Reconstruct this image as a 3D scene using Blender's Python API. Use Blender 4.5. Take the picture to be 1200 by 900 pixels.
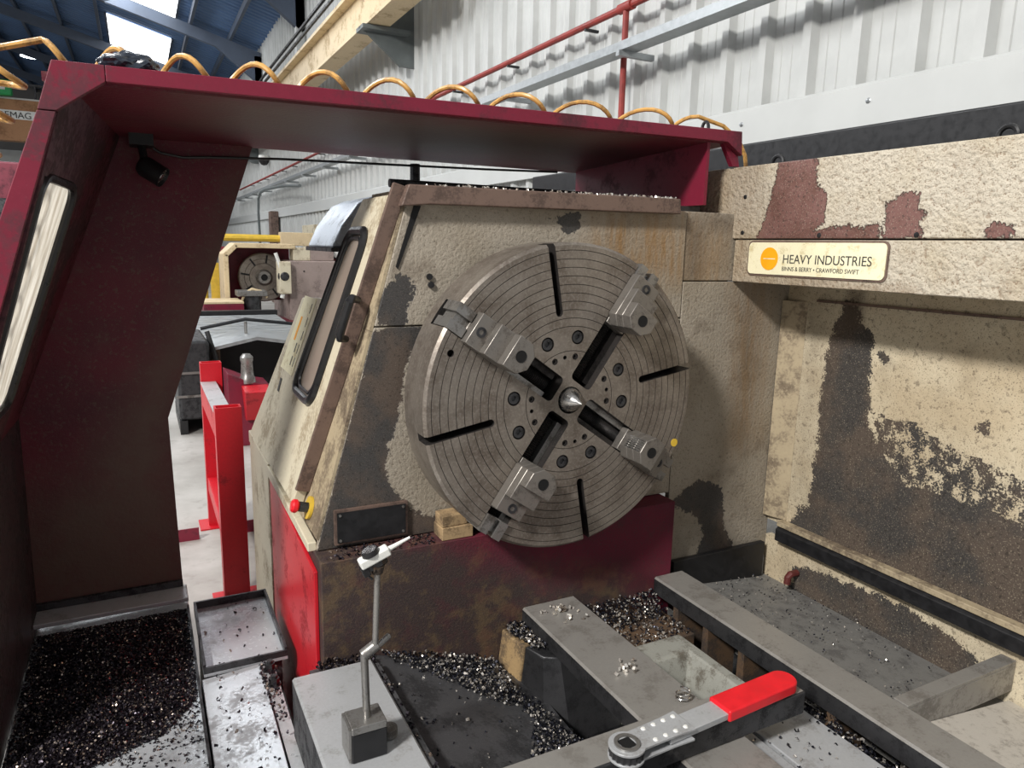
import bpy, bmesh, math, random
import numpy as np
from mathutils import Vector, Matrix, noise as mnoise

random.seed(7)
for o in list(bpy.data.objects):
    bpy.data.objects.remove(o, do_unlink=True)
SC = bpy.context.scene
COL = SC.collection

# ------------------------------------------------------------------ camera
cam = bpy.data.cameras.new('camera')
cam.sensor_width = 36.0
cam.lens = 25.2
cam.clip_start = 0.02
cam.clip_end = 300
cam_o = bpy.data.objects.new('camera', cam)
COL.objects.link(cam_o)
RX = Vector((0.889297, -0.456726, 0.023497))
DN = Vector((-0.064676, -0.176462, -0.98218))
FW = Vector((0.452733, 0.871931, -0.186467))
cam_o.matrix_world = Matrix(((RX.x, -DN.x, -FW.x, -1.088383),
                             (RX.y, -DN.y, -FW.y, -1.72841),
                             (RX.z, -DN.z, -FW.z, 1.630103),
                             (0, 0, 0, 1)))
SC.camera = cam_o

# ------------------------------------------------------------------ world, lights, exposure
world = bpy.data.worlds.new('daylight')
SC.world = world
world.use_nodes = True
wb = world.node_tree.nodes['Background']
wb.inputs[0].default_value = (0.93, 0.96, 1.0, 1)
wb.inputs[1].default_value = 0.36

def area(name, loc, target, sx, sy, power, col=(1, 1, 1)):
    L = bpy.data.lights.new(name, 'AREA')
    L.shape = 'RECTANGLE'
    L.size, L.size_y, L.energy, L.color = sx, sy, power, col
    o = bpy.data.objects.new(name, L)
    COL.objects.link(o)
    o.location = loc
    o.rotation_euler = (Vector(target) - Vector(loc)).to_track_quat('-Z', 'Y').to_euler()
    return o

area('rooflight_glow', (-6.2, -3.0, 6.4), (0.3, 0.0, 1.0), 1.1, 0.8, 980, (1.0, 0.97, 0.93))
area('mid_bay_rooflight_glow', (-5.0, 5.2, 7.2), (-0.6, 1.6, 0.9), 2.4, 1.6, 380, (0.98, 0.99, 1.0))
area('bay_rooflight_glow', (-2.5, 9.0, 7.0), (0.0, 10.0, 0.0), 3.0, 6.0, 450, (0.96, 0.98, 1.0))
area('far_bay_rooflight_glow', (-2.5, 20.0, 7.2), (0.5, 20.0, 0.0), 3.0, 8.0, 650, (0.96, 0.98, 1.0))
SC.view_settings.view_transform = 'Standard'
SC.view_settings.look = 'None'
SC.view_settings.gamma = 1.0
SC.view_settings.use_curve_mapping = False
SC.view_settings.exposure = 0.0

# ------------------------------------------------------------------ helpers
def lin(c):
    c = c / 255.0
    return c / 12.92 if c <= 0.04045 else ((c + 0.055) / 1.055) ** 2.4

def rgb(r, g, b):
    return (lin(r), lin(g), lin(b), 1)

def setp(o, label=None, cat=None, group=None, kind=None):
    if label: o['label'] = label
    if cat: o['category'] = cat
    if group: o['group'] = group
    if kind: o['kind'] = kind
    return o

def thing(name, loc, label=None, cat=None, group=None, kind=None):
    e = bpy.data.objects.new(name, None)
    e.empty_display_size = 0.1
    COL.objects.link(e)
    e.location = loc
    return setp(e, label, cat, group, kind)

def attach(o, parent):
    """parent with unrotated parents: keeps world coordinates"""
    if parent is None:
        return
    w = Vector((0, 0, 0))
    p = parent
    while p is not None:
        w += p.location
        p = p.parent
    o.parent = parent
    o.location = o.location - w

class MB:
    def __init__(s):
        s.v, s.f, s.m = [], [], []
    def add(s, vs, fs, mi=0):
        b = len(s.v)
        s.v += [tuple(p) for p in vs]
        for f in fs:
            s.f.append(tuple(b + i for i in f))
            s.m.append(mi)
        return s
    def box(s, a, b, mi=0):
        x0, y0, z0 = a; x1, y1, z1 = b
        return s.add([(x0,y0,z0),(x1,y0,z0),(x1,y1,z0),(x0,y1,z0),(x0,y0,z1),(x1,y0,z1),(x1,y1,z1),(x0,y1,z1)],
                     [(0,3,2,1),(4,5,6,7),(0,1,5,4),(1,2,6,5),(2,3,7,6),(3,0,4,7)], mi)
    def obox(s, c, ax, h, mi=0):
        c = Vector(c); X, Y, Z = [Vector(a).normalized() * k for a, k in zip(ax, h)]
        vs = [c + X*i + Y*j + Z*k for k in (-1, 1) for i, j in ((-1,-1),(1,-1),(1,1),(-1,1))]
        return s.add(vs, [(0,3,2,1),(4,5,6,7),(0,1,5,4),(1,2,6,5),(2,3,7,6),(3,0,4,7)], mi)
    def hexa(s, bot, top, mi=0):
        n = len(bot)
        return s.add(list(bot) + list(top), [tuple(range(n))[::-1], tuple(range(n, 2*n))] +
                     [(i, (i+1) % n, n + (i+1) % n, n + i) for i in range(n)], mi)
    def prism(s, poly, axis, lo, hi, mi=0):
        def P(a, b, h):
            return {'x': (h, a, b), 'y': (a, h, b), 'z': (a, b, h)}[axis]
        return s.hexa([P(a, b, lo) for a, b in poly], [P(a, b, hi) for a, b in poly], mi)
    def cyl(s, p0, p1, r0, r1=None, n=16, mi=0):
        r1 = r0 if r1 is None else r1
        p0, p1 = Vector(p0), Vector(p1)
        d = (p1 - p0).normalized()
        u = d.orthogonal().normalized(); w = d.cross(u)
        ring = lambda p, r: [p + (u*math.cos(2*math.pi*i/n) + w*math.sin(2*math.pi*i/n)) * r for i in range(n)]
        return s.hexa(ring(p0, max(r0, 1e-5)), ring(p1, max(r1, 1e-5)), mi)
    def tube(s, pts, r, n=8, mi=0, closed=False):
        pts = [Vector(p) for p in pts]
        N = len(pts)
        rings = []
        u = None
        for i in range(N):
            a = pts[i-1] if (i or closed) else pts[0]
            b = pts[(i+1) % N] if (i < N-1 or closed) else pts[-1]
            d = (b - a).normalized()
            u = d.orthogonal().normalized() if u is None else (u - d * u.dot(d)).normalized()
            w = d.cross(u)
            rr = r[i] if isinstance(r, (list, tuple)) else r
            rings.append([pts[i] + (u*math.cos(2*math.pi*k/n) + w*math.sin(2*math.pi*k/n)) * rr for k in range(n)])
        vs = [p for g in rings for p in g]
        fs = []
        for i in range(N if closed else N-1):
            j = (i+1) % N
            for k in range(n):
                fs.append((i*n+k, i*n+(k+1) % n, j*n+(k+1) % n, j*n+k))
        if not closed:
            fs += [tuple(range(n))[::-1], tuple((N-1)*n + k for k in range(n))]
        return s.add(vs, fs, mi)
    def lathe(s, prof, org, axis, n=48, mi=0, mis=None):
        org = Vector(org); d = Vector(axis).normalized()
        u = d.orthogonal().normalized(); w = d.cross(u)
        vs, idx = [], []
        for r, h in prof:
            if r < 1e-6:
                idx.append([len(vs)] * n); vs.append(org + d*h)
            else:
                b = len(vs)
                vs += [org + d*h + (u*math.cos(2*math.pi*k/n) + w*math.sin(2*math.pi*k/n)) * r for k in range(n)]
                idx.append([b + k for k in range(n)])
        b0 = len(s.v)
        s.v += [tuple(p) for p in vs]
        for i in range(len(prof) - 1):
            for k in range(n):
                q = [idx[i][k], idx[i][(k+1) % n], idx[i+1][(k+1) % n], idx[i+1][k]]
                t = []
                for a in q:
                    if a not in t: t.append(a)
                if len(t) > 2:
                    s.f.append(tuple(b0 + a for a in t))
                    s.m.append(mis[i] if mis else mi)
        return s
    def mesh(s, name, mats, sharp=35):
        me = bpy.data.meshes.new(name)
        me.from_pydata(s.v, [], s.f)
        for mt in (mats if isinstance(mats, (list, tuple)) else [mats]):
            me.materials.append(mt)
        me.polygons.foreach_set('material_index', s.m)
        bm = bmesh.new(); bm.from_mesh(me)
        bmesh.ops.recalc_face_normals(bm, faces=bm.faces)
        bm.to_mesh(me); bm.free()
        me.polygons.foreach_set('use_smooth', [True] * len(me.polygons))
        me.set_sharp_from_angle(angle=math.radians(sharp))
        return me
    def build(s, name, mats, parent=None, bevel=0, segs=2, sharp=35, label=None, cat=None, group=None, kind=None):
        o = bpy.data.objects.new(name, s.mesh(name, mats, sharp))
        COL.objects.link(o)
        attach(o, parent)
        if bevel:
            b = o.modifiers.new('bevel', 'BEVEL')
            b.width, b.segments, b.limit_method, b.angle_limit = bevel, segs, 'ANGLE', math.radians(40)
            b.harden_normals = True
        return setp(o, label, cat, group, kind)

def obj_copy(o, parent, delta):
    c = o.copy()
    COL.objects.link(c)
    c.parent = parent
    c.location = o.location + Vector(delta)
    return c

def rrect(w, h, r, n=5):
    pts = []
    for cx, cy, a0 in ((w-r, h-r, 0), (-w+r, h-r, 90), (-w+r, -h+r, 180), (w-r, -h+r, 270)):
        for i in range(n + 1):
            a = math.radians(a0 + 90*i/n)
            pts.append((cx + r*math.cos(a), cy + r*math.sin(a)))
    return pts

def text_mesh(name, txt, size, M, mat, parent, depth=0.0006, xscale=1.0, align='LEFT'):
    c = bpy.data.curves.new(name, 'FONT')
    c.body, c.size, c.extrude, c.align_x = txt, size, depth, align
    t = bpy.data.objects.new(name, c)
    COL.objects.link(t)
    bpy.context.view_layer.update()
    me = bpy.data.meshes.new_from_object(t.evaluated_get(bpy.context.evaluated_depsgraph_get()))
    bpy.data.objects.remove(t, do_unlink=True)
    me.transform(M @ Matrix.Diagonal((xscale, 1, 1, 1)))
    me.materials.clear(); me.materials.append(mat)
    me.name = name
    o = bpy.data.objects.new(name, me)
    COL.objects.link(o)
    attach(o, parent)
    return o

# ------------------------------------------------------------------ materials
class NT:
    def __init__(s, name):
        s.mat = bpy.data.materials.new(name)
        s.mat.use_nodes = True
        s.t = s.mat.node_tree
        s.n, s.l = s.t.nodes, s.t.links
        s.bsdf = s.n['Principled BSDF']
        s.co = s.n.new('ShaderNodeTexCoord').outputs['Object']
    def put(s, inp, val):
        if isinstance(val, bpy.types.NodeSocket): s.l.new(val, inp)
        else: inp.default_value = val
    def noise(s, scale, detail=4, rough=0.55, vec=None, stretch=None):
        v = vec or s.co
        if stretch:
            mp = s.n.new('ShaderNodeMapping')
            mp.inputs['Scale'].default_value = stretch
            s.l.new(v, mp.inputs[0]); v = mp.outputs[0]
        t = s.n.new('ShaderNodeTexNoise')
        s.l.new(v, t.inputs['Vector'])
        t.inputs['Scale'].default_value = scale
        t.inputs['Detail'].default_value = detail
        t.inputs['Roughness'].default_value = rough
        return t.outputs['Fac']
    def voro(s, scale, feature='F1'):
        t = s.n.new('ShaderNodeTexVoronoi')
        t.feature = feature
        s.l.new(s.co, t.inputs['Vector'])
        t.inputs['Scale'].default_value = scale
        return t.outputs['Distance']
    def attr(s, name):
        a = s.n.new('ShaderNodeAttribute'); a.attribute_name = name
        return a.outputs['Fac']
    def math(s, op, a, b=0.0, c=None, clamp=False):
        m = s.n.new('ShaderNodeMath'); m.operation = op; m.use_clamp = clamp
        s.put(m.inputs[0], a); s.put(m.inputs[1], b)
        if c is not None: s.put(m.inputs[2], c)
        return m.outputs[0]
    def ramp(s, v, lo, hi, a=0.0, b=1.0):
        m = s.n.new('ShaderNodeMapRange'); m.interpolation_type = 'SMOOTHSTEP'
        s.put(m.inputs['Value'], v)
        for k, x in (('From Min', lo), ('From Max', hi), ('To Min', a), ('To Max', b)):
            m.inputs[k].default_value = x
        return m.outputs[0]
    def mix(s, f, a, b):
        m = s.n.new('ShaderNodeMix'); m.data_type = 'RGBA'
        s.put(m.inputs[0], f); s.put(m.inputs[6], a); s.put(m.inputs[7], b)
        return m.outputs[2]
    def bump(s, h, strength=0.3, dist=0.002, normal=None):
        b = s.n.new('ShaderNodeBump')
        b.inputs['Strength'].default_value = strength
        b.inputs['Distance'].default_value = dist
        s.put(b.inputs['Height'], h)
        if normal is not None: s.l.new(normal, b.inputs['Normal'])
        return b.outputs[0]
    def out(s, col, rough=0.5, metal=0.0, normal=None, spec=None):
        s.put(s.bsdf.inputs['Base Color'], col)
        s.put(s.bsdf.inputs['Roughness'], rough)
        s.put(s.bsdf.inputs['Metallic'], metal)
        if spec is not None: s.put(s.bsdf.inputs['Specular IOR Level'], spec)
        if normal is not None: s.l.new(normal, s.bsdf.inputs['Normal'])
        return s.mat

def simple(name, col, rough=0.5, metal=0.0, var=0.25, scale=25, bump=0.0, stretch=None, spec=None):
    t = NT(name)
    n = t.noise(scale, 5, 0.6, stretch=stretch)
    dark = tuple(c * (1 - var) for c in col[:3]) + (1,)
    lite = tuple(min(1, c * (1 + var)) for c in col[:3]) + (1,)
    c = t.mix(t.ramp(n, 0.3, 0.7), dark, lite)
    nn = t.bump(t.noise(scale * 6, 3, stretch=stretch), bump, 0.001) if bump else None
    return t.out(c, t.ramp(n, 0.3, 0.7, max(0.05, rough - 0.08), min(1, rough + 0.1)), metal, nn, spec)

def grimy(name, col, dirt, amount=0.5, scale=9, rough=0.5, metal=0.0, bump=0.15, speck=0.0, spec=None):
    t = NT(name)
    n1 = t.noise(scale, 7, 0.65)
    n2 = t.noise(scale * 12, 3, 0.6)
    f = t.math('ADD', n1, t.math('MULTIPLY', t.math('SUBTRACT', n2, 0.5), 0.5))
    f = t.ramp(f, 0.62 - amount * 0.35, 0.78 - amount * 0.25)
    c = t.mix(f, tuple(col), tuple(dirt))
    c = t.mix(t.ramp(n2, 0.35, 0.75, 0.0, 0.35), c, tuple(min(1, x * 1.3) for x in col[:3]) + (1,))
    if speck:
        v = t.noise(scale * 40, 2, 0.5)
        c = t.mix(t.ramp(v, 0.66, 0.72, 0.0, speck), c, (0.55, 0.55, 0.55, 1))
    return t.out(c, t.ramp(f, 0, 1, rough, min(1, rough + 0.25)), metal, t.bump(n2, bump, 0.0015), spec)

def wearmat(name, paint, paint2, bare, bare2, stain, noise_scale=14, amp=0.06, wrinkle=45, wr_strength=0.5, rough=0.62, mottle=0.35, bdist=0.006, stain2=None, tint=None):
    """old paint: attribute wear = signed distance (m) to stripped zones, stain = 0..1 grime"""
    t = NT(name)
    n1 = t.noise(noise_scale, 6, 0.62)
    n2 = t.noise(noise_scale * 6, 4, 0.6)
    n3 = t.noise(wrinkle, 4, 0.55)
    big = t.noise(3.2, 4, 0.6)
    w = t.attr('wear')
    w = t.math('ADD', w, t.math('MULTIPLY', t.math('SUBTRACT', n1, 0.5), amp))
    w = t.math('ADD', w, t.math('MULTIPLY', t.math('SUBTRACT', n2, 0.5), amp * 0.7))
    m = t.ramp(w, -0.002, 0.003)
    st = t.math('MULTIPLY', t.attr('stain'), t.ramp(n1, 0.25, 0.75, 0.8, 1.3), clamp=True)
    pc = t.mix(t.ramp(big, 0.35, 0.7), paint, paint2)
    pc = t.mix(t.ramp(n3, 0.46, 0.30, 0.0, 0.5), pc, stain)
    spk = t.noise(wrinkle * 4, 2, 0.5)
    pc = t.mix(t.ramp(spk, 0.44, 0.30, 0.0, 0.6), pc, stain)
    mot = t.noise(7.5, 6, 0.7)
    pc = t.mix(t.ramp(mot, 0.5, 0.75, 0.0, mottle), pc, stain)
    bc = t.mix(t.ramp(t.noise(4.5, 4, 0.6), 0.42, 0.6), bare, bare2)
    bc = t.mix(t.ramp(spk, 0.56, 0.72, 0.0, 0.32), bc, paint)
    bc = t.mix(t.ramp(t.noise(wrinkle * 1.6, 3, 0.6), 0.46, 0.32, 0.0, 0.6), bc, rgb(40, 36, 33))
    c = t.mix(m, pc, bc)
    sc = stain
    if stain2:
        sc = t.mix(t.ramp(t.noise(11, 6, 0.7), 0.46, 0.62), stain, stain2)
        sc = t.mix(t.ramp(spk, 0.58, 0.72, 0.0, 0.5), sc, rgb(150, 130, 100))
    if tint:
        tn = t.noise(20, 5, 0.65, stretch=(1.6, 1, 0.22))
        c = t.mix(t.math('MULTIPLY', t.attr('tint'), t.ramp(tn, 0.35, 0.65, 0.25, 0.9)), c, tint)
    c = t.mix(t.math('MULTIPLY', st, 0.9), c, sc)
    h = t.math('ADD', t.math('MULTIPLY', n3, t.math('SUBTRACT', 1.0, m)), t.math('MULTIPLY', t.math('SUBTRACT', 1.0, m), 0.8))
    return t.out(c, t.ramp(m, 0, 1, rough, 0.45), 0.0, t.bump(h, wr_strength, bdist), 0.35)

M = {}
M['steel'] = grimy('machined_steel', rgb(150, 148, 145), rgb(90, 84, 78), 0.45, 14, 0.34, 0.75, 0.08)
M['jaw'] = grimy('ground_jaw_steel', rgb(134, 129, 123), rgb(92, 86, 80), 0.35, 22, 0.36, 0.65, 0.05)
M['steel_bright'] = simple('polished_steel', rgb(205, 203, 200), 0.22, 0.95, 0.1, 60)
M['steel_dark'] = grimy('dark_steel', rgb(70, 70, 72), rgb(30, 30, 32), 0.5, 20, 0.4, 0.6, 0.15)
M['rail'] = grimy('way_steel', rgb(150, 147, 142), rgb(112, 107, 101), 0.4, 10, 0.36, 0.35, 0.06, 0.1)
M['oily'] = grimy('oily_black', rgb(80, 80, 82), rgb(42, 42, 44), 0.5, 9, 0.28, 0.2, 0.2, 0.25)
M['black'] = simple('black_paint', rgb(26, 26, 28), 0.45, 0, 0.3, 30, 0.1)
M['rubber'] = simple('black_rubber', rgb(30, 30, 32), 0.35, 0, 0.2, 40)
M['recess_shade'] = simple('recess_shade_black', rgb(16, 16, 17), 0.7, 0.2, 0.2, 30)  # near-black colour stands in for the shade inside holes, slots and gaps
M['cream'] = grimy('cream_enamel', rgb(205, 196, 172), rgb(140, 122, 96), 0.35, 7, 0.5, 0, 0.12)
M['cream_dirty'] = grimy('cream_grimed', rgb(170, 155, 128), rgb(84, 70, 58), 0.6, 8, 0.55, 0, 0.25)
M['brown'] = grimy('brown_grime', rgb(112, 92, 82), rgb(70, 56, 50), 0.5, 12, 0.5, 0.1, 0.2)
M['maroon'] = grimy('maroon_paint', rgb(116, 26, 48), rgb(66, 26, 36), 0.4, 6, 0.42, 0, 0.12, 0.05)
M['red'] = grimy('bright_red_paint', rgb(188, 22, 36), rgb(120, 18, 26), 0.25, 8, 0.4, 0, 0.08)
M['redgrip'] = simple('red_grip_plastic', rgb(225, 28, 40), 0.4, 0, 0.08, 20)
M['white'] = simple('white_paint', rgb(225, 225, 220), 0.5, 0, 0.08, 8)
M['yellow'] = simple('safety_yellow', rgb(214, 178, 60), 0.5, 0, 0.12, 12)
M['hose'] = grimy('amber_hose', rgb(198, 152, 84), rgb(110, 82, 48), 0.45, 26, 0.35, 0, 0.05)
M['beige'] = grimy('beige_paint', rgb(206, 186, 150), rgb(150, 128, 96), 0.3, 3, 0.55, 0, 0.05)
M['greyp'] = simple('grey_paint', rgb(98, 104, 104), 0.5, 0, 0.15, 4)
M['galv'] = simple('galvanised', rgb(168, 172, 174), 0.4, 0.6, 0.12, 20)
M['elbow'] = simple('rust_red_iron', rgb(92, 38, 34), 0.6, 0, 0.25, 30)
M['redpipe'] = simple('red_oxide_pipe', rgb(140, 52, 46), 0.5, 0, 0.2, 14)
M['wood'] = grimy('pale_timber', rgb(168, 142, 106), rgb(84, 68, 50), 0.55, 14, 0.7, 0, 0.2)
M['orange'] = simple('orange_print', rgb(246, 168, 20), 0.5, 0, 0.06, 30)
M['ink'] = simple('dark_ink', rgb(60, 58, 54), 0.6, 0, 0.1, 30)
M['label'] = grimy('label_cream', rgb(232, 224, 190), rgb(186, 166, 116), 0.3, 22, 0.45, 0, 0.02)
M['mauve'] = grimy('mauve_grey_paint', rgb(150, 134, 128), rgb(110, 96, 92), 0.4, 4, 0.55, 0, 0.1)
M['silver'] = grimy('silver_sheet', rgb(176, 184, 194), rgb(110, 112, 116), 0.35, 10, 0.35, 0.5, 0.25)
M['plate'] = grimy('light_grey_plate', rgb(178, 180, 182), rgb(140, 138, 136), 0.3, 12, 0.4, 0.3, 0.06, 0.1)
M['glareplate'] = grimy('glare_steel_plate', rgb(184, 188, 192), rgb(124, 125, 127), 0.4, 7, 0.25, 0.35, 0.1, 0.15)  # base colour raised in place of skylight glare on the plates
M['green'] = simple('green_enamel', rgb(44, 160, 90), 0.5, 0, 0.15, 10)
M['tan'] = grimy('tan_crane_paint', rgb(168, 122, 84), rgb(120, 86, 60), 0.4, 1.2, 0.6, 0, 0.05)

# painted casting between the ways
M['cast'] = grimy('weathered_casting', rgb(150, 150, 142), rgb(82, 74, 62), 0.45, 16, 0.65, 0.1, 0.5)
M['peeled'] = grimy('peeled_casting', rgb(158, 132, 94), rgb(62, 52, 44), 0.6, 14, 0.65, 0, 0.5)
M['rust'] = grimy('rusty_casting', rgb(96, 76, 58), rgb(46, 42, 40), 0.65, 16, 0.6, 0.1, 0.4, 0.1)
M['trayfloor'] = grimy('speckled_tray', rgb(126, 125, 122), rgb(88, 86, 84), 0.45, 18, 0.5, 0.2, 0.3, 0.5)
M['traylight'] = grimy('dry_chute_steel', rgb(196, 190, 180), rgb(140, 132, 122), 0.35, 30, 0.5, 0.1, 0.4, 0.3)

# wear materials
M['w_back'] = wearmat('splash_panel_paint', rgb(208, 196, 170), rgb(186, 170, 142), rgb(86, 76, 68), rgb(66, 63, 61), rgb(74, 62, 52), 26, 0.09, 60, 0.5, mottle=0.3)
M['w_box'] = wearmat('wrinkled_cream_paint', rgb(190, 181, 164), rgb(178, 165, 141), rgb(116, 84, 78), rgb(100, 70, 62), rgb(118, 94, 70), 20, 0.05, 62, 1.0, mottle=0.3, bdist=0.012)
M['w_head'] = wearmat('headstock_paint', rgb(162, 153, 139), rgb(146, 136, 120), rgb(88, 77, 69), rgb(66, 64, 63), rgb(82, 68, 54), 18, 0.06, 90, 0.6, mottle=0.55, tint=rgb(140, 108, 68))
M['w_base'] = wearmat('maroon_base_paint', rgb(104, 22, 46), rgb(84, 26, 44), rgb(92, 78, 60), rgb(60, 55, 52), rgb(56, 52, 50), 14, 0.10, 140, 0.3, mottle=0.5, stain2=rgb(88, 76, 58))
M['w_end'] = wearmat('maroon_guard_paint', rgb(98, 23, 41), rgb(78, 24, 38), rgb(92, 76, 66), rgb(78, 64, 56), rgb(94, 78, 68), 14, 0.03, 90, 0.25, 0.5, mottle=0.3)
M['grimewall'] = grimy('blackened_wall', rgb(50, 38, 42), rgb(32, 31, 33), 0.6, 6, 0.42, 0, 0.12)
M['maroon_dark'] = grimy('dark_maroon_paint', rgb(78, 18, 32), rgb(36, 22, 24), 0.6, 5, 0.5, 0, 0.12, 0.03)  # darker maroon for the guard's sloping wall

# chuck face: brushed, stained
def chuck_mat():
    t = NT('chuck_steel')
    n1 = t.noise(9, 6, 0.65); n2 = t.noise(120, 3, 0.6)
    c = t.mix(t.ramp(n1, 0.35, 0.7), rgb(138, 130, 121), rgb(104, 94, 85))
    c = t.mix(t.ramp(n2, 0.45, 0.7, 0, 0.4), c, rgb(166, 159, 150))
    return t.out(c, t.ramp(n1, 0.3, 0.7, 0.36, 0.5), 0.55, t.bump(n2, 0.08, 0.001))
M['chuck'] = chuck_mat()
M['groove'] = simple('grimed_groove', rgb(46, 40, 36), 0.7, 0.2, 0.2, 40)
M['chuckin'] = grimy('slot_steel', rgb(62, 58, 56), rgb(26, 25, 25), 0.5, 20, 0.45, 0.5, 0.1)

def chip_mat(name, dark, lite, frac):
    t = NT(name)
    g = t.n.new('ShaderNodeNewGeometry')
    f = g.outputs['Random Per Island']
    c = t.mix(t.ramp(f, 1 - frac - 0.08, 1 - frac + 0.02), dark, lite)
    return t.out(c, t.ramp(f, 0, 1, 0.5, 0.22), 0.7)
M['chip'] = chip_mat('dark_chip_steel', rgb(44, 39, 46), rgb(176, 160, 148), 0.09)
M['chipmix'] = chip_mat('mixed_chip_steel', rgb(40, 41, 50), rgb(212, 206, 198), 0.28)
M['chipbright'] = chip_mat('bright_chip_steel', rgb(150, 140, 130), rgb(235, 230, 222), 0.7)

def emit(name, col, strength):
    t = NT(name)
    t.out(col, 0.5)
    t.bsdf.inputs['Emission Color'].default_value = col
    t.bsdf.inputs['Emission Strength'].default_value = strength
    return t.mat
M['sky_pane'] = emit('rooflight_sheet', (1, 1, 1, 1), 3.0)
M['lamp_glow'] = emit('lamp_lens', (0.85, 0.95, 1, 1), 14.0)

def floor_mat():
    t = NT('workshop_concrete')
    n1 = t.noise(0.9, 7, 0.65); n2 = t.noise(9, 5, 0.6)
    c = t.mix(t.ramp(n1, 0.35, 0.65), rgb(150, 146, 140), rgb(182, 179, 174))
    c = t.mix(t.ramp(n2, 0.55, 0.75, 0, 0.5), c, rgb(126, 120, 112))
    return t.out(c, 0.55, 0, t.bump(n2, 0.1, 0.003))
M['floor'] = floor_mat()
M['clad'] = simple('white_cladding', rgb(188, 190, 188), 0.42, 0, 0.08, 2.5)
M['flash'] = simple('white_flashing', rgb(192, 194, 192), 0.45, 0, 0.03, 3)
M['roof'] = simple('blue_roof_sheet', rgb(84, 112, 150), 0.6, 0, 0.15, 0.6)
M['roofsteel'] = simple('blue_grey_steel', rgb(74, 84, 100), 0.55, 0, 0.12, 2)
M['farwall'] = simple('far_gable_sheet', rgb(128, 124, 120), 0.7, 0, 0.12, 0.8)
def pane_mat():
    t = NT('milky_polycarbonate')
    n = t.noise(5, 6, 0.65, stretch=(1, 6, 1)); n2 = t.noise(30, 3)
    c = t.mix(t.ramp(n, 0.35, 0.7), rgb(238, 236, 230), rgb(206, 200, 190))
    m = t.out(c, 0.4, 0, t.bump(n2, 0.1, 0.001))
    t.bsdf.inputs['Transmission Weight'].default_value = 0.0
    t.bsdf.inputs['Subsurface Weight'].default_value = 0.0
    # diffusing sheet: lets light through from outside
    tr = t.n.new('ShaderNodeBsdfTranslucent'); t.l.new(c, tr.inputs['Color'])
    mx = t.n.new('ShaderNodeMixShader'); mx.inputs[0].default_value = 0.75
    t.l.new(t.bsdf.outputs[0], mx.inputs[1]); t.l.new(tr.outputs[0], mx.inputs[2])
    t.l.new(mx.outputs[0], t.n['Material Output'].inputs['Surface'])
    return m
M['pane'] = pane_mat()
def dark_pane():
    t = NT('brown_dusty_glazing')
    n = t.noise(3, 5, 0.6)
    return t.out(t.mix(n, rgb(122, 108, 98), rgb(150, 138, 124)), 0.3, 0)
M['dusty'] = dark_pane()
def bag_mat():
    t = NT('black_bag_film')
    return t.out(rgb(40, 46, 56), 0.16, 0.0, t.bump(t.noise(26, 3), 0.5, 0.004), 0.6)
M['bag'] = bag_mat()

# ------------------------------------------------------------------ worn slabs
def sdist(p, poly):
    x, y = p
    d, ins = 1e9, False
    n = len(poly)
    for i in range(n):
        x1, y1 = poly[i]; x2, y2 = poly[(i+1) % n]
        ex, ey = x2-x1, y2-y1
        t = max(0, min(1, ((x-x1)*ex + (y-y1)*ey) / (ex*ex + ey*ey + 1e-12)))
        d = min(d, math.hypot(x-x1-ex*t, y-y1-ey*t))
        if (y1 > y) != (y2 > y) and x < (x2-x1)*(y-y1)/(y2-y1) + x1:
            ins = not ins
    return d if ins else -d

def slab(name, cor, thick, nu, nv, mat, parent, ab, bare=(), flecks=(), stains=(), base_wear=-0.06, stain_fn=None, tints=(), **kw):
    """cor: 4 corners (bl, br, tr, tl) of the visible face; thick: offset vector to the hidden face"""
    A, B, C_, D = [Vector(c) for c in cor]
    T = Vector(thick)
    vs, fs = [], []
    for j in range(nv + 1):
        for i in range(nu + 1):
            u, v = i/nu, j/nv
            vs.append((A*(1-u) + B*u)*(1-v) + (D*(1-u) + C_*u)*v)
    W = nu + 1
    for j in range(nv):
        for i in range(nu):
            a = j*W + i
            fs.append((a, a+1, a+W+1, a+W))
    border = [i for i in range(W)] + [j*W + nu for j in range(1, nv+1)] + [nv*W + i for i in range(nu-1, -1, -1)] + [j*W for j in range(nv-1, 0, -1)]
    b0 = len(vs)
    nf = len(vs)
    vs += [vs[i] + T for i in border]
    n = len(border)
    for k in range(n):
        fs.append((border[k], border[(k+1) % n], b0 + (k+1) % n, b0 + k))
    fs.append(tuple(b0 + k for k in range(n)))
    mb = MB(); mb.add(vs, fs)
    o = mb.build(name, mat, parent, **kw)
    wear = np.full(len(vs), base_wear, dtype=np.float32)
    st = np.zeros(len(vs), dtype=np.float32)
    tn = np.zeros(len(vs), dtype=np.float32)
    for i, p in enumerate(vs[:nf]):
        q = ab(p)
        w = base_wear
        for poly in bare:
            w = max(w, sdist(q, poly))
        for poly, lev in flecks:
            d = sdist(q, poly)
            if d > 0: w = min(w, lev) if w > lev else lev
        wear[i] = max(-0.08, min(0.08, w))
        s_ = 0.0
        for poly, k, soft in stains:
            d = sdist(q, poly)
            s_ = max(s_, k * max(0, min(1, 0.5 + d/soft)))
        if stain_fn: s_ = max(s_, stain_fn(q))
        st[i] = s_
        for poly, k, soft in tints:
            tn[i] = max(tn[i], k * max(0, min(1, 0.5 + sdist(q, poly)/soft)))
    for nm, arr in (('wear', wear), ('stain', st), ('tint', tn)):
        a = o.data.attributes.new(nm, 'FLOAT', 'POINT')
        a.data.foreach_set('value', arr)
    return o

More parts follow.
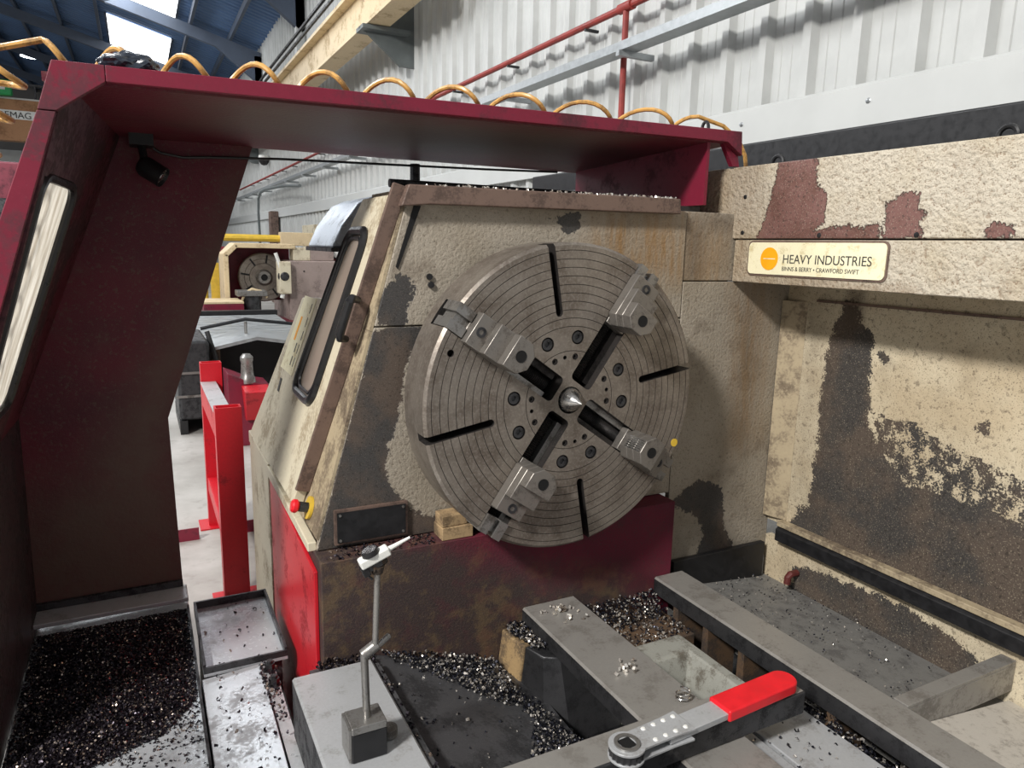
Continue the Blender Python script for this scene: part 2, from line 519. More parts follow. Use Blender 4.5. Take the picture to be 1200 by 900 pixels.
# ------------------------------------------------------------------ chips of swarf
def chip_mesh(name, pts, s0, s1, mat, seed=1, curl=1.0):
    rng = np.random.default_rng(seed)
    n = len(pts)
    pts = np.asarray(pts, dtype=np.float64)
    k = 4
    th = np.linspace(0, math.pi * 1.25 * curl, k)
    base = np.zeros((k*2, 3))
    for i, a in enumerate(th):
        base[2*i] = (math.cos(a)*0.5, math.sin(a)*0.5, -0.35 + 0.15*i/k)
        base[2*i+1] = (math.cos(a)*0.5, math.sin(a)*0.5, 0.25 + 0.2*i/k)
    q = rng.normal(size=(n, 4)); q /= np.linalg.norm(q, axis=1)[:, None]
    w, x, y, z = q.T
    Rm = np.stack([np.stack([1-2*(y*y+z*z), 2*(x*y-z*w), 2*(x*z+y*w)], -1),
                   np.stack([2*(x*y+z*w), 1-2*(x*x+z*z), 2*(y*z-x*w)], -1),
                   np.stack([2*(x*z-y*w), 2*(y*z+x*w), 1-2*(x*x+y*y)], -1)], 1)
    sc = rng.uniform(s0, s1, size=(n, 1, 1)) * rng.uniform(0.7, 1.3, size=(n, 1, 3))
    V = np.einsum('nij,nkj->nki', Rm, base[None] * sc) + pts[:, None, :]
    V = V.reshape(-1, 3)
    F = []
    quad = np.array([[2*i, 2*i+1, 2*i+3, 2*i+2] for i in range(k-1)])
    F = (quad[None] + (np.arange(n) * k*2)[:, None, None]).reshape(-1, 4)
    me = bpy.data.meshes.new(name)
    me.from_pydata(V.tolist(), [], F.tolist())
    me.materials.append(mat)
    return me

def chips(name, pts, s0, s1, mat, parent=None, seed=1, label=None, cat=None):
    o = bpy.data.objects.new(name, chip_mesh(name, pts, s0, s1, mat, seed))
    COL.objects.link(o)
    attach(o, parent)
    return setp(o, label, cat, None, 'stuff')

def in_poly(q, poly):
    return sdist(q, poly) > 0

def scatter(poly, n, zf, seed, jit=0.0, dens=None):
    r = random.Random(seed)
    xs = [p[0] for p in poly]; ys = [p[1] for p in poly]
    out = []
    tries = 0
    while len(out) < n and tries < n * 40:
        tries += 1
        x, y = r.uniform(min(xs), max(xs)), r.uniform(min(ys), max(ys))
        if not in_poly((x, y), poly): continue
        if dens and r.random() > dens(x, y): continue
        out.append((x, y, zf(x, y) + r.uniform(0, jit)))
    return out

# ================================================================== THE BUILDING
MB().box((-14, -8, -0.2), (2.6, 46, 0.0)).build('floor', M['floor'], kind='structure')

# cladding sheets, 1 m wide with three ribs each
wall = thing('wall_right', (2.45, 18, 0), kind='structure')
def clad_profile():
    pts, y = [], 0.0
    for i in range(3):
        b = i / 3.0
        pts += [(0, b), (0, b+0.085), (0.006, b+0.090), (0, b+0.095), (0, b+0.165), (0.006, b+0.170), (0, b+0.175),
                (0, b+0.232), (-0.050, b+0.254), (-0.050, b+0.311), (0, b+0.3333)]
    return pts
def sheet_mesh(z0, z1):
    pr = clad_profile()
    mb = MB()
    out = pr + [(0.03, 1.0), (0.03, 0.0)]
    mb.hexa([(x, y, z0) for x, y in out], [(x, y, z1) for x, y in out])
    return mb.mesh('cladding_sheet', M['clad'], 20)
me_sheet = sheet_mesh(0.0, 7.35)
for i in range(46):
    o = bpy.data.objects.new('cladding_sheet', me_sheet)
    COL.objects.link(o)
    o.parent = wall
    o.location = (0, -2.0 + i - 18 + 0.15, 0)
# flashing above the dado
fl = MB()
fl.prism([(2.36, 2.30), (2.399, 2.30), (2.399, 2.53), (2.385, 2.53), (2.36, 2.51)], 'y', -2, 44)
tr = fl.build('trim_1', M['flash'], kind='structure')
for y in (0.18, 0.95, 1.85, 2.9):
    MB().lathe([(0.0, 0.016), (0.007, 0.014), (0.009, 0.004), (0.016, 0.0), (0.0, 0.0)], (2.36, y, 2.43), (-1, 0, 0), 10).build('screw', M['galv'], tr)

# roof: sheet with corrugation, purlins, rafters
def rz(x): return 7.1 + (2.45 - x) * 0.27
roof = thing('ceiling', (-2.5, 24, rz(-2.5)), kind='structure')
rs = MB()
cs = []
y = 8.0
while y < 46:
    cs += [(y, 0), (y+0.12, 0), (y+0.16, 0.04), (y+0.21, 0.04)]
    y += 0.25
vs = []
for (yy, h) in cs:
    vs += [(2.6, yy, rz(2.6)+h), (-9.0, yy, rz(-9)+h)]
fs = [(2*i, 2*i+1, 2*i+3, 2*i+2) for i in range(len(cs)-1)]
rs.add(vs, fs)
rs.build('roof_sheet', M['roof'], roof)
for x in [1.6, 0.6, -1.7, -2.8, -4.0, -5.2, -6.4, -7.6]:
    MB().box((x-0.04, 8, rz(x)-0.2), (x+0.04, 46, rz(x)-0.02)).build('purlin', M['roofsteel'], roof)
for y in (9.0, 15.0, 21.0, 27.0, 33.0, 39.0):
    r_ = MB()
    r_.prism([(2.4, rz(2.4)-0.2), (-9, rz(-9)-0.2), (-9, rz(-9)-0.5), (1.2, rz(1.2)-0.5), (2.4, rz(2.4)-1.1)], 'y', y, y+0.16)
    r_.build('rafter', M['roofsteel'], roof)
    c_ = MB(); c_.box((2.22, y, 4.9), (2.40, y+0.16, rz(2.4)-0.3)); c_.build('stanchion', M['clad'], roof)
# rooflights seen through the open bay
for k, (x0, x1, y0, y1) in enumerate([(-1.5, 0.25, 17.6, 22.8), (-1.45, 0.25, 24.0, 28.0)]):
    w = thing('window_%d' % (k+1), ((x0+x1)/2, (y0+y1)/2, rz((x0+x1)/2)-0.03), kind='structure')
    MB().prism([(x0, rz(x0)-0.05), (x1, rz(x1)-0.05), (x1, rz(x1)-0.03), (x0, rz(x0)-0.03)], 'y', y0, y1).build('pane', M['sky_pane'], w)
    fr = MB()
    fr.prism([(x0-0.06, rz(x0)-0.06), (x0, rz(x0)-0.06), (x0, rz(x0)), (x0-0.06, rz(x0))], 'y', y0, y1)
    fr.prism([(x1, rz(x1)-0.06), (x1+0.06, rz(x1)-0.06), (x1+0.06, rz(x1)), (x1, rz(x1))], 'y', y0, y1)
    fr.build('frame', M['roofsteel'], w)
MB().prism([(-14, 0), (2.6, 0), (2.6, 7.06), (-9, 10.19), (-14, 8.8)], 'y', 44.5, 44.7).build('wall_far', M['farwall'], kind='structure')

# crane runway beam along the wall, on brackets
bm_ = MB()
bm_.box((1.72, 6.0, 4.42), (2.02, 40, 4.47)); bm_.box((1.85, 6.0, 4.47), (1.89, 40, 4.98)); bm_.box((1.72, 6.0, 4.98), (2.02, 40, 5.03))
rb = thing('crane_runway_beam', (1.87, 23, 4.42), 'long beige steel runway beam carried along the corrugated wall', 'beam')
bm_.build('i_beam', M['beige'], rb)
MB().box((1.84, 6, 5.03), (1.90, 40, 5.09)).build('crane_rail', M['steel_dark'], rb)
MB().tube([(1.70, 6, 5.16), (1.70, 40, 5.16)], 0.03, 6).build('conductor_bar', M['steel_dark'], rb)
MB().tube([(1.70, 6, 5.30), (1.70, 40, 5.30)], 0.03, 6).build('conductor_bar', M['steel_dark'], rb)
for y in (8.1, 14.0, 22.2):
    b = MB()
    b.prism([(2.398, 5.2), (2.04, 5.2), (2.04, 4.41), (1.66, 4.41), (1.66, 4.38), (1.75, 4.34), (2.2, 3.98), (2.398, 3.98)], 'y', y-0.02, y+0.02)
    b.box((1.66, y-0.16, 4.36), (2.3, y+0.16, 4.41))
    b.build('crane_bracket', M['greyp'], None, label='grey tapered steel bracket holding up the beige runway beam', cat='bracket', group='brackets of the crane runway')

# pipes and tray along the wall
rp = thing('red_pipe', (2.28, 9, 3.42), 'thin red pipe running level along the white cladding with a drop', 'pipe')
MB().tube([(2.28, -0.5, 3.42), (2.28, 26, 3.42)], 0.026, 10).build('main_pipe', M['redpipe'], rp)
MB().tube([(2.28, 3.05, 3.42), (2.28, 3.05, 2.53)], 0.024, 10).build('drop_pipe', M['redpipe'], rp)
MB().cyl((2.28, 2.97, 3.42), (2.28, 3.13, 3.42), 0.038, n=12).build('tee_fitting', M['redpipe'], rp)
for i in range(16):
    y = 2.2 + i * 1.4
    MB().box((2.27, y-0.012, 3.38), (2.398, y+0.012, 3.40)).build('pipe_clip', M['steel_dark'], rp)
ct = thing('cable_tray', (2.2, 9, 3.06), 'galvanised cable tray running level below the red pipe', 'cable tray')
t_ = MB(); t_.box((2.10, 0.2, 3.05), (2.24, 27, 3.058)); t_.box((2.10, 0.2, 3.058), (2.108, 27, 3.11)); t_.box((2.232, 0.2, 3.058), (2.24, 27, 3.11))
t_.build('tray', M['galv'], ct)
for i in range(14):
    y = 0.95 + i * 1.9
    MB().box((2.08, y-0.02, 3.01), (2.398, y+0.02, 3.05)).build('tray_arm', M['galv'], ct)
cd = MB()
cd.tube([(2.0, 14.0, 2.80), (2.0, 16.0, 2.92), (2.0, 18.5, 2.98), (2.0, 19.4, 2.95), (2.0, 19.8, 2.8), (2.0, 19.9, 2.4), (2.0, 19.6, 0.0)], 0.035, 8)
cd.build('conduit_loop', M['greyp'], None, label='grey bent conduit dropping from cable tray behind far lathe', cat='conduit')
MB().box((2.15, 18.8, 0), (2.355, 19.15, 2.45)).build('brown_stanchion', M['brown'], None, bevel=0.01, label='brown steel upright against the corrugated wall behind far lathe', cat='post')
sc_ = thing('security_camera', (2.3, 20.2, 3.86), 'black dome security camera high on the white wall', 'camera')
MB().cyl((2.25, 20.2, 4.02), (2.25, 20.2, 3.9), 0.14, 0.16, 16).build('housing', M['white'], sc_)
MB().lathe([(0.0, -0.15), (0.08, -0.13), (0.13, -0.06), (0.15, 0.0), (0, 0)], (2.25, 20.2, 3.9), (0, 0, 1), 16).build('dome', M['black'], sc_)
wp = thing('wall_cabinet', (2.3, 13.6, 0.0), 'tall pale cabinet with a dark door panel against the corrugated wall', 'cabinet')
MB().box((2.1, 13.2, 0), (2.39, 14.4, 2.0)).build('body', M['cream'], wp, bevel=0.01)
MB().box((2.08, 13.5, 0.9), (2.1, 13.9, 1.75)).build('door_panel', M['rust'], wp)

# yellow barrier
yb = thing('yellow_barrier', (1.1, 11, 0), 'yellow tube barrier rail behind the far lathe', 'barrier')
MB().tube([(-0.6, 11, 1.69), (2.1, 11, 1.69)], 0.06, 10).build('rail', M['yellow'], yb)
for x in (-0.15, 2.0):
    MB().tube([(x, 11, 0), (x, 11, 1.69)], 0.05, 10).build('post', M['yellow'], yb)
MB().box((1.05, 10.9, 1.58), (1.6, 11.1, 1.80)).build('junction_box', M['beige'], yb, bevel=0.01)
yp = thing('yellow_post', (-0.05, 10.2, 0), 'yellow painted post beside the far lathe guard', 'post')
MB().box((-0.12, 10.15, 0), (0.0, 10.27, 1.3)).build('shaft', M['yellow'], yp)
MB().box((-0.2, 10.08, 0), (0.08, 10.34, 0.03)).build('foot_plate', M['yellow'], yp)

# ---------------------------------------------------------------- far lathe
fl_ = thing('far_lathe', (0.7, 9.6, 0), 'far lathe with grooved faceplate, maroon guard and mauve headstock', 'lathe')
MB().box((0.86, 9.2, 0.0), (1.95, 10.6, 1.37)).build('headstock_casing', M['mauve'], fl_, bevel=0.02)
MB().box((0.0, 9.9, 0.75), (1.0, 10.0, 1.55)).build('guard_back', M['maroon'], fl_)
gf = MB()
def strip(mb, pts, w, axis_lo, axis_hi):
    for (a, b) in zip(pts[:-1], pts[1:]):
        d = Vector((b[0]-a[0], b[1]-a[1])); n = Vector((-d.y, d.x)).normalized() * w
        mb.prism([a, b, (b[0]-n.x, b[1]-n.y), (a[0]-n.x, a[1]-n.y)], 'y', axis_lo, axis_hi)
strip(gf, [(-0.02, 0.72), (-0.02, 1.45), (0.14, 1.61), (0.98, 1.61)], 0.07, 9.25, 9.9)
gf.build('guard_frame', M['beige'], fl_, bevel=0.01)
fp = MB()
fp.lathe([(0, 0), (0.06, 0.0), (0.07, 0.012), (0.20, 0.012), (0.205, 0.004), (0.21, 0.012), (0.27, 0.012), (0.275, 0.004), (0.28, 0.012), (0.345, 0.012), (0.36, 0.0), (0.36, -0.1), (0, -0.1)], (0.57, 9.62, 1.11), (0, -1, 0), 40)
fpo = fp.build('faceplate', M['chuck'], fl_)
MB().lathe([(0.05, 0.0), (0.05, 0.08), (0.09, 0.08), (0.12, 0.03), (0.12, 0.0)], (0.57, 9.62, 1.11), (0, -1, 0), 24).build('hub', M['steel'], fl_)
MB().cyl((0.57, 9.62, 1.11), (0.57, 9.56, 1.11), 0.05, n=20).build('bore_shade_plug', M['recess_shade'], fl_)  # solid plug, blackened as the shade inside the hub
for a in (35, 80, 125, 170, 215, 260, 305, 350):
    c, s = math.cos(math.radians(a)), math.sin(math.radians(a))
    MB().obox((0.57 + c*0.27, 9.604, 1.11 + s*0.27), ((c, 0, s), (0, 1, 0), (-s, 0, c)), (0.06, 0.006, 0.012)).build('slot_shade_bar', M['recess_shade'], fl_)  # black bars laid on the face to paint in slot shade
MB().tube([(0.66, 9.05, 1.48), (0.74, 9.05, 1.22)], 0.026, 8).build('lever', M['white'], fl_)
MB().tube([(0.79, 9.05, 1.08), (0.73, 9.05, 0.84)], 0.03, 8).build('lever', M['white'], fl_)
MB().lathe([(0, 0.08), (0.05, 0.07), (0.085, 0.02), (0.085, -0.04), (0.04, -0.06), (0.04, -0.15), (0, -0.15)], (0.77, 9.05, 1.15), (0, -1, 0), 16).build('lever_hub', M['steel_dark'], fl_)
MB().box((0.70, 9.0, 0.9), (0.86, 9.3, 1.36)).build('gear_cover', M['cream'], fl_, bevel=0.01)
MB().cyl((0.31, 9.0, 0.5), (0.31, 9.0, 0.88), 0.12, n=20).build('tool_turret', M['steel_dark'], fl_)
MB().box((0.1, 8.85, 0.88), (0.5, 9.15, 0.96)).build('tool_post', M['steel'], fl_, bevel=0.01)
MB().tube([(0.15, 8.9, 0.78), (0.2, 8.9, 0.92), (0.3, 8.9, 0.98), (0.42, 8.9, 0.95), (0.5, 8.9, 0.86)], 0.018, 6).build('coolant_hose', M['beige'], fl_)
MB().box((-0.36, 8.5, 0.44), (0.14, 9.2, 0.81)).build('red_apron', M['maroon'], fl_, bevel=0.015)
MB().box((-0.36, 8.5, 0.811), (0.14, 9.2, 0.835)).build('apron_cover', M['beige'], fl_)
MB().box((-0.7, 9.0, 0.0), (0.9, 10.0, 0.5)).build('bed', M['maroon'], fl_)
MB().box((0.95, 9.3, 1.371), (1.2, 9.6, 1.56)).build('terminal_box', M['cream'], fl_, bevel=0.01)
MB().box((1.2, 9.3, 1.371), (1.55, 9.7, 1.54)).build('top_box', M['mauve'], fl_, bevel=0.01)
MB().cyl((1.08, 9.2, 1.22), (1.08, 9.19, 1.22), 0.012, n=10).build('bolt_head', M['black'], fl_)
MB().cyl((1.18, 9.2, 0.78), (1.18, 9.17, 0.78), 0.045, n=14).build('drain_plug', M['rust'], fl_)
MB().box((1.42, 9.18, 0.9), (1.6, 9.2, 0.93)).build('slot_plate', M['brown'], fl_)
fan = thing('red_gauge', (1.6, 9.6, 1.54), 'small red and black gauge box standing on the far headstock', 'gauge')
MB().box((1.56, 9.45, 1.372), (1.71, 9.6, 1.55)).build('case', M['redpipe'], fan, bevel=0.01)
MB().cyl((1.63, 9.45, 1.47), (1.63, 9.43, 1.47), 0.055, n=16).build('dial', M['white'], fan)
MB().tube([(1.63 + 0.07*math.cos(a), 9.44, 1.47 + 0.07*math.sin(a)) for a in np.linspace(0, 2*math.pi, 17)[:-1]], 0.012, 6, closed=True).build('dial_ring', M['black'], fan)
tb = thing('rust_drum_box', (1.8, 9.9, 1.37), 'rust streaked tan box standing on top of the far headstock', 'box')
MB().box((1.72, 9.62, 1.371), (1.95, 10.2, 1.68)).build('box_body', M['rust'], tb, bevel=0.01)
MB().box((1.70, 9.6, 1.68), (1.95, 10.22, 1.70)).build('box_lid', M['beige'], tb)

# stepped bed covers and the black telescopic hood in front of the far lathe
bc = thing('bed_cover', (-0.2, 6.8, 0), 'light ribbed steel walkway cover leading up to the far lathe', 'cover')
for i in range(9):
    y0 = 5.75 + i * 0.22
    MB().box((-0.72, y0, 0.66 + 0.004*i), (0.42, y0 + 0.20, 0.70 + 0.004*i)).build('cover_plate', M['galv'], bc, bevel=0.006)
MB().box((-0.70, 5.8, 0.0), (0.40, 8.2, 0.64)).build('plinth', M['steel_dark'], bc)
MB().box((-0.72, 7.78, 0.72), (0.45, 7.9, 0.78)).build('edge_bar', M['black'], bc)
hd = thing('machine_hood', (-0.2, 5.2, 0), 'black open-fronted hood with shallow pitched pale lid', 'hood')
lid = MB()
lid.prism([(-0.56, 0.72), (-0.19, 0.80), (0.30, 0.72), (0.30, 0.69), (-0.19, 0.77), (-0.56, 0.69)], 'y', 4.95, 5.7)
lid.build('lid', M['galv'], hd)
MB().box((-0.56, 4.98, 0.1), (-0.50, 5.7, 0.69)).build('side_wall', M['rust'], hd)
MB().box((0.25, 4.98, 0.1), (0.30, 5.7, 0.69)).build('side_wall', M['rust'], hd)
MB().prism([(-0.50, 0.1), (0.25, 0.1), (0.25, 0.695), (-0.19, 0.765), (-0.50, 0.70)], 'y', 5.5, 5.7).build('back_wall', M['black'], hd)
MB().box((-0.56, 4.98, 0.0), (0.30, 5.7, 0.1)).build('base', M['steel_dark'], hd)
MB().tube([(-0.60, 4.96, 0.86), (-0.56, 4.93, 0.70), (-0.53, 4.93, 0.56)], 0.02, 6).build('front_strut', M['black'], hd)
MB().tube([(-0.60, 5.72, 0.80), (-0.19, 5.72, 0.88), (0.30, 5.72, 0.82)], 0.018, 6).build('rear_bar', M['black'], hd)
MB().cyl((-0.24, 5.3, 0.79), (-0.24, 5.3, 0.90), 0.014, n=8).build('lifting_pin', M['steel'], hd)
dk = thing('grey_coolant_tank', (-0.73, 5.2, 0), 'dark grey drum-sided tank on skids left of the hood', 'tank')
MB().box((-0.86, 4.8, 0.12), (-0.60, 5.7, 0.80)).build('tank_body', M['steel_dark'], dk, bevel=0.03)
for z in (0.32, 0.52):
    MB().box((-0.875, 4.785, z), (-0.60, 4.80, z+0.02)).build('band', M['steel'], dk)
MB().box((-0.86, 4.8, 0.0), (-0.80, 5.7, 0.12)).build('skid', M['black'], dk)
MB().box((-0.66, 4.8, 0.0), (-0.60, 5.7, 0.12)).build('skid', M['black'], dk)
ts = thing('red_tailstock_block', (-0.36, 4.3, 0), 'red fabricated support carrying a grey tapered spindle', 'machine part')
MB().prism([(-0.52, 0.0), (-0.20, 0.0), (-0.20, 0.49), (-0.34, 0.52), (-0.52, 0.60)], 'y', 4.25, 4.6).build('support', M['maroon'], ts, bevel=0.006)
MB().hexa([(-0.40, 4.2, 0.22), (-0.22, 4.2, 0.22), (-0.22, 4.25, 0.22), (-0.40, 4.25, 0.22)], [(-0.42, 4.0, 0.485), (-0.22, 4.0, 0.485), (-0.22, 4.25, 0.50), (-0.42, 4.25, 0.50)]).build('nose', M['red'], ts, bevel=0.005)
MB().lathe([(0, 0), (0.062, 0.0), (0.062, 0.04), (0.05, 0.06), (0.044, 0.17), (0.05, 0.18), (0.05, 0.21), (0.03, 0.235), (0, 0.24)], (-0.365, 4.3, 0.51), (0, 0, 1), 20).build('spindle', M['steel'], ts)

# red trestle of box section
rt = thing('red_trestle', (-0.77, 2.05, 0), 'bright red box-section steel trestle standing on the concrete floor', 'trestle')
def hollow_post(x0, x1, y0, y1, z1):
    m = MB(); w = 0.008
    m.box((x0, y0, 0), (x1, y0+w, z1)); m.box((x0, y1-w, 0), (x1, y1, z1)); m.box((x0, y0+w, 0), (x0+w, y1-w, z1)); m.box((x1-w, y0+w, 0), (x1, y1-w, z1))
    m.box((x0+w, y0+w, z1-0.10), (x1-w, y1-w, z1-0.095))
    return m
hollow_post(-0.835, -0.725, 1.55, 1.62, 0.915).build('post', M['red'], rt)
hollow_post(-0.82, -0.71, 2.55, 2.62, 0.96).build('post', M['red'], rt)
MB().box((-0.82, 1.62, 0.72), (-0.74, 2.55, 0.85)).build('top_rail', M['red'], rt, bevel=0.004)
MB().box((-0.825, 1.625, 0.851), (-0.745, 2.545, 0.856)).build('wear_strip', M['plate'], rt)
MB().box((-0.815, 1.62, 0.22), (-0.745, 2.55, 0.30)).build('lower_rail', M['red'], rt, bevel=0.004)
MB().box((-0.88, 1.50, 0), (-0.68, 1.67, 0.008)).build('foot_plate', M['red'], rt)
MB().box((-0.87, 2.5, 0), (-0.66, 2.67, 0.008)).build('foot_plate', M['red'], rt)
MB().prism([(2.38, 0), (2.44, 0), (2.44, 0.008), (2.388, 0.008), (2.388, 0.07), (2.38, 0.07)], 'x', -1.6, -0.885).build('floor_angle', M['maroon'], None, label='dark red steel angle lying across the concrete floor', cat='steel angle')
MB().prism([(2.38, 0), (2.44, 0), (2.44, 0.008), (2.388, 0.008), (2.388, 0.07), (2.38, 0.07)], 'x', -0.69, -0.35).build('floor_angle', M['maroon'], None, label='short dark red steel angle on the floor beside headstock cabinet', cat='steel angle')

# ---------------------------------------------------------------- far left bay
og = thing('overhead_crane', (-6, 30, 4.9), 'tan overhead travelling crane girder with white lettered band', 'crane')
MB().box((-12, 30.0, 4.95), (-2.2, 30.5, 5.68)).build('girder', M['tan'], og)
MB().box((-12, 29.98, 5.68), (-2.2, 30.0, 5.98)).build('name_band', M['white'], og)
MB().box((-12, 30.0, 5.98), (-2.2, 30.5, 6.35)).build('upper_girder', M['tan'], og)
text_mesh('band_lettering', 'DEMAG', 0.30, Matrix.Translation((-5.15, 29.97, 5.72)) @ Matrix.Rotation(math.pi/2, 4, 'X'), M['ink'], og, 0.003)
MB().box((-12, 30.1, 6.35), (-2.2, 30.3, 6.42)).build('top_rail', M['white'], og)
MB().box((-12, 30.1, 6.85), (-2.2, 30.3, 6.93)).build('hand_rail', M['steel_dark'], og)
for x in (-6, -5, -4, -3):
    MB().box((x, 30.1, 6.42), (x+0.06, 30.2, 6.85)).build('rail_post', M['steel_dark'], og)
gh = thing('crane_hoist', (-5.1, 29.8, 6.4), 'green hoist trolley on top of the tan crane girder', 'hoist')
MB().box((-5.6, 29.7, 6.425), (-4.62, 30.08, 6.95)).build('hoist_body', M['green'], gh, bevel=0.08)
MB().box((-5.5, 29.69, 6.6), (-4.8, 29.7, 6.8)).build('hoist_label', M['white'], gh)
fm = thing('maroon_machine', (-3.2, 12, 0), 'maroon machine guard standing in the far bay behind the hoses', 'machine')
MB().prism([(-4.4, 0), (-2.2, 0), (-2.2, 2.5), (-2.4, 2.75), (-4.4, 2.75)], 'y', 12, 13.2).build('body', M['maroon'], fm, bevel=0.03)
MB().box((-4.2, 11.98, 1.2), (-2.5, 12.0, 2.2)).build('guard_panel', M['steel_dark'], fm)
cr = thing('far_cream_wall_unit', (-5, 34, 0), 'pale storage unit standing beyond the crane girder', 'cabinet')
MB().box((-9, 34, 0), (-3.4, 35, 5.0)).build('unit_body', M['clad'], cr, bevel=0.02)
MB().box((-8.9, 33.98, 2.4), (-3.5, 34.0, 2.45)).build('shelf_edge', M['greyp'], cr)
hl = thing('high_bay_lamp', (-4.2, 34, 8.2), 'bright white high bay lamp under the blue roof', 'lamp')
MB().lathe([(0, 0.36), (0.08, 0.34), (0.16, 0.22), (0.50, 0.0), (0.47, 0.0), (0.14, 0.16), (0, 0.16)], (-4.25, 34, 8.62), (0, 0, 1), 20).build('reflector', M['roofsteel'], hl)
MB().lathe([(0, 0.08), (0.40, 0.02), (0.45, 0.0), (0, -0.06)], (-4.25, 34, 8.62), (0, 0, 1), 20).build('lens', M['lamp_glow'], hl)
MB().cyl((-4.25, 34, 8.9), (-4.25, 34, rz(-4.25)-0.21), 0.02, n=6).build('suspension_rod', M['steel_dark'], hl)

# ================================================================== THE LATHE
# polygons of stripped paint, measured on each panel (metres)
BACK_BARE = [(-0.033,1.449),(-0.077,1.502),(-0.128,1.411),(-0.178,1.376),(-0.176,1.267),(-0.196,1.066),(-0.255,1.007),(-0.341,0.930),(-0.453,0.936),(-0.583,0.925),(-0.718,0.945),(-1.3,0.95),(-1.3,0.5),(0.120,0.512),(0.092,0.627),(0.023,0.720),(0.005,0.890),(0.010,1.081),(0.001,1.301)]
BACK_FLECK = [(-0.189,1.124),(-0.287,1.110),(-0.335,1.127),(-0.432,1.086),(-0.521,1.064),(-0.645,1.040),(-0.707,1.023),(-1.3,1.0),(-1.3,0.9),(-0.727,0.886),(-0.585,0.912),(-0.457,0.910),(-0.345,0.902),(-0.258,0.979)]
BACK_S1 = [(-0.199,1.314),(-0.216,1.325),(-0.237,1.305),(-0.222,1.280)]
BACK_S2 = [(-0.538,1.154),(-0.568,1.166),(-0.565,1.135),(-0.546,1.133)]
LOW_BARE = [(0.044,0.472),(-0.206,0.498),(-0.398,0.504),(-0.542,0.487),(-0.623,0.465),(-0.68,0.36),(-0.68,0.30),(0.1,0.268)]
BOX1 = [(0.023,1.934),(-0.134,1.919),(-0.136,1.853),(-0.179,1.811),(-0.171,1.725),(-0.139,1.705),(-0.274,1.714),(-0.356,1.722),(-0.368,1.668),(0.102,1.665),(0.063,1.749),(0.041,1.817)]
BOX2 = [(-0.370,1.773),(-0.423,1.798),(-0.472,1.800),(-0.472,1.758),(-0.498,1.746),(-0.482,1.720),(-0.495,1.679),(-0.383,1.679)]
BOX3 = [(-0.650,1.704),(-0.687,1.724),(-0.722,1.715),(-0.738,1.679),(-0.654,1.679)]
HS1 = [(-0.511,1.484),(-0.442,1.559),(-0.402,1.519),(-0.423,1.460),(-0.443,1.400),(-0.517,1.405)]
HS2 = [(0.030,1.728),(0.136,1.740),(0.139,1.694),(0.090,1.677)]
HS3 = [(0.625,0.774),(0.702,0.813),(0.811,0.765),(0.851,0.589),(0.916,0.479),(0.712,0.485),(0.743,0.606),(0.653,0.688),(0.569,0.733)]
HS4 = [(-0.524,1.405),(-0.367,1.405),(-0.418,1.314),(-0.444,1.191),(-0.478,1.068),(-0.484,0.941),(-0.419,0.858),(-0.366,0.828),(-0.240,0.825),(-0.230,0.711),(-0.709,0.745)]
HS_OCHRE = [(0.200,1.730),(0.540,1.751),(0.569,1.545),(0.347,1.503),(0.173,1.637)]
HS_DIRT = [(0.540,1.757),(0.807,1.768),(0.815,1.695),(0.657,1.705),(0.635,1.531),(0.560,1.531)]
END_DIRT = [(-0.801,1.726),(-0.715,1.918),(-1.029,1.003),(-0.998,0.304),(-1.486,0.361),(-1.468,0.716),(-1.299,0.814),(-1.153,1.044),(-1.005,1.279)]
XZ = lambda p: (p.x, p.z)
YZ = lambda p: (p.y, p.z)

# ---------------------------------------------------------------- headstock
hs = thing('headstock', (0.1, 0.8, 0), 'cream and grime covered lathe headstock with maroon base behind the chuck', 'headstock')
SP = 1.2
def slope_x(z): return -0.69 + (z - 0.79) * 0.2764
# upper casing behind the front plates
cz = lambda z, yb: [(slope_x(z)+0.004, 0.225, z), (0.79, 0.225, z), (0.79, yb, z), (slope_x(z)+0.004, yb, z)]
MB().hexa(cz(0.775, 1.38), cz(1.41, 0.96)).build('casing', M['cream_dirty'], hs, bevel=0.006)
MB().hexa(cz(1.411, 0.62), cz(1.765, 0.50)).build('upper_casing', M['cream_dirty'], hs, bevel=0.006)
MB().box((0.05, 1.0, 0.2), (0.79, 1.8, 1.60)).build('rear_casing', M['mauve'], hs)
MB().box((0.05, 1.0, 1.601), (0.60, 1.5, 1.764)).build('gear_cover', M['mauve'], hs)
# front plates: upper plate, lower plate, right plate, each with worn paint
slab('front_plate', [(slope_x(1.408), 0.2, 1.408), (0.56, 0.2, 1.408), (0.56, 0.2, 1.765), (slope_x(1.765), 0.2, 1.765)], (0, 0.024, 0), 90, 36, M['w_head'], hs, XZ,
     bare=[HS1, HS2], tints=[(HS_OCHRE, 1.0, 0.12)], bevel=0.003)
slab('front_plate', [(slope_x(0.777), 0.2, 0.777), (0.56, 0.2, 0.777), (0.56, 0.2, 1.404), (slope_x(1.404), 0.2, 1.404)], (0, 0.024, 0), 90, 56, M['w_head'], hs, XZ,
     bare=[HS4], bevel=0.003)
slab('front_plate', [(0.563, 0.205, 1.534), (0.815, 0.205, 1.534), (0.79, 0.205, 1.765), (0.563, 0.205, 1.765)], (0, 0.02, 0), 24, 22, M['w_head'], hs, XZ,
     stains=[(HS_DIRT, 0.5, 0.06)], tints=[([(0.55, 1.5), (0.75, 1.5), (0.75, 1.7), (0.55, 1.77)], 0.6, 0.1)], base_wear=-0.045, bevel=0.003)
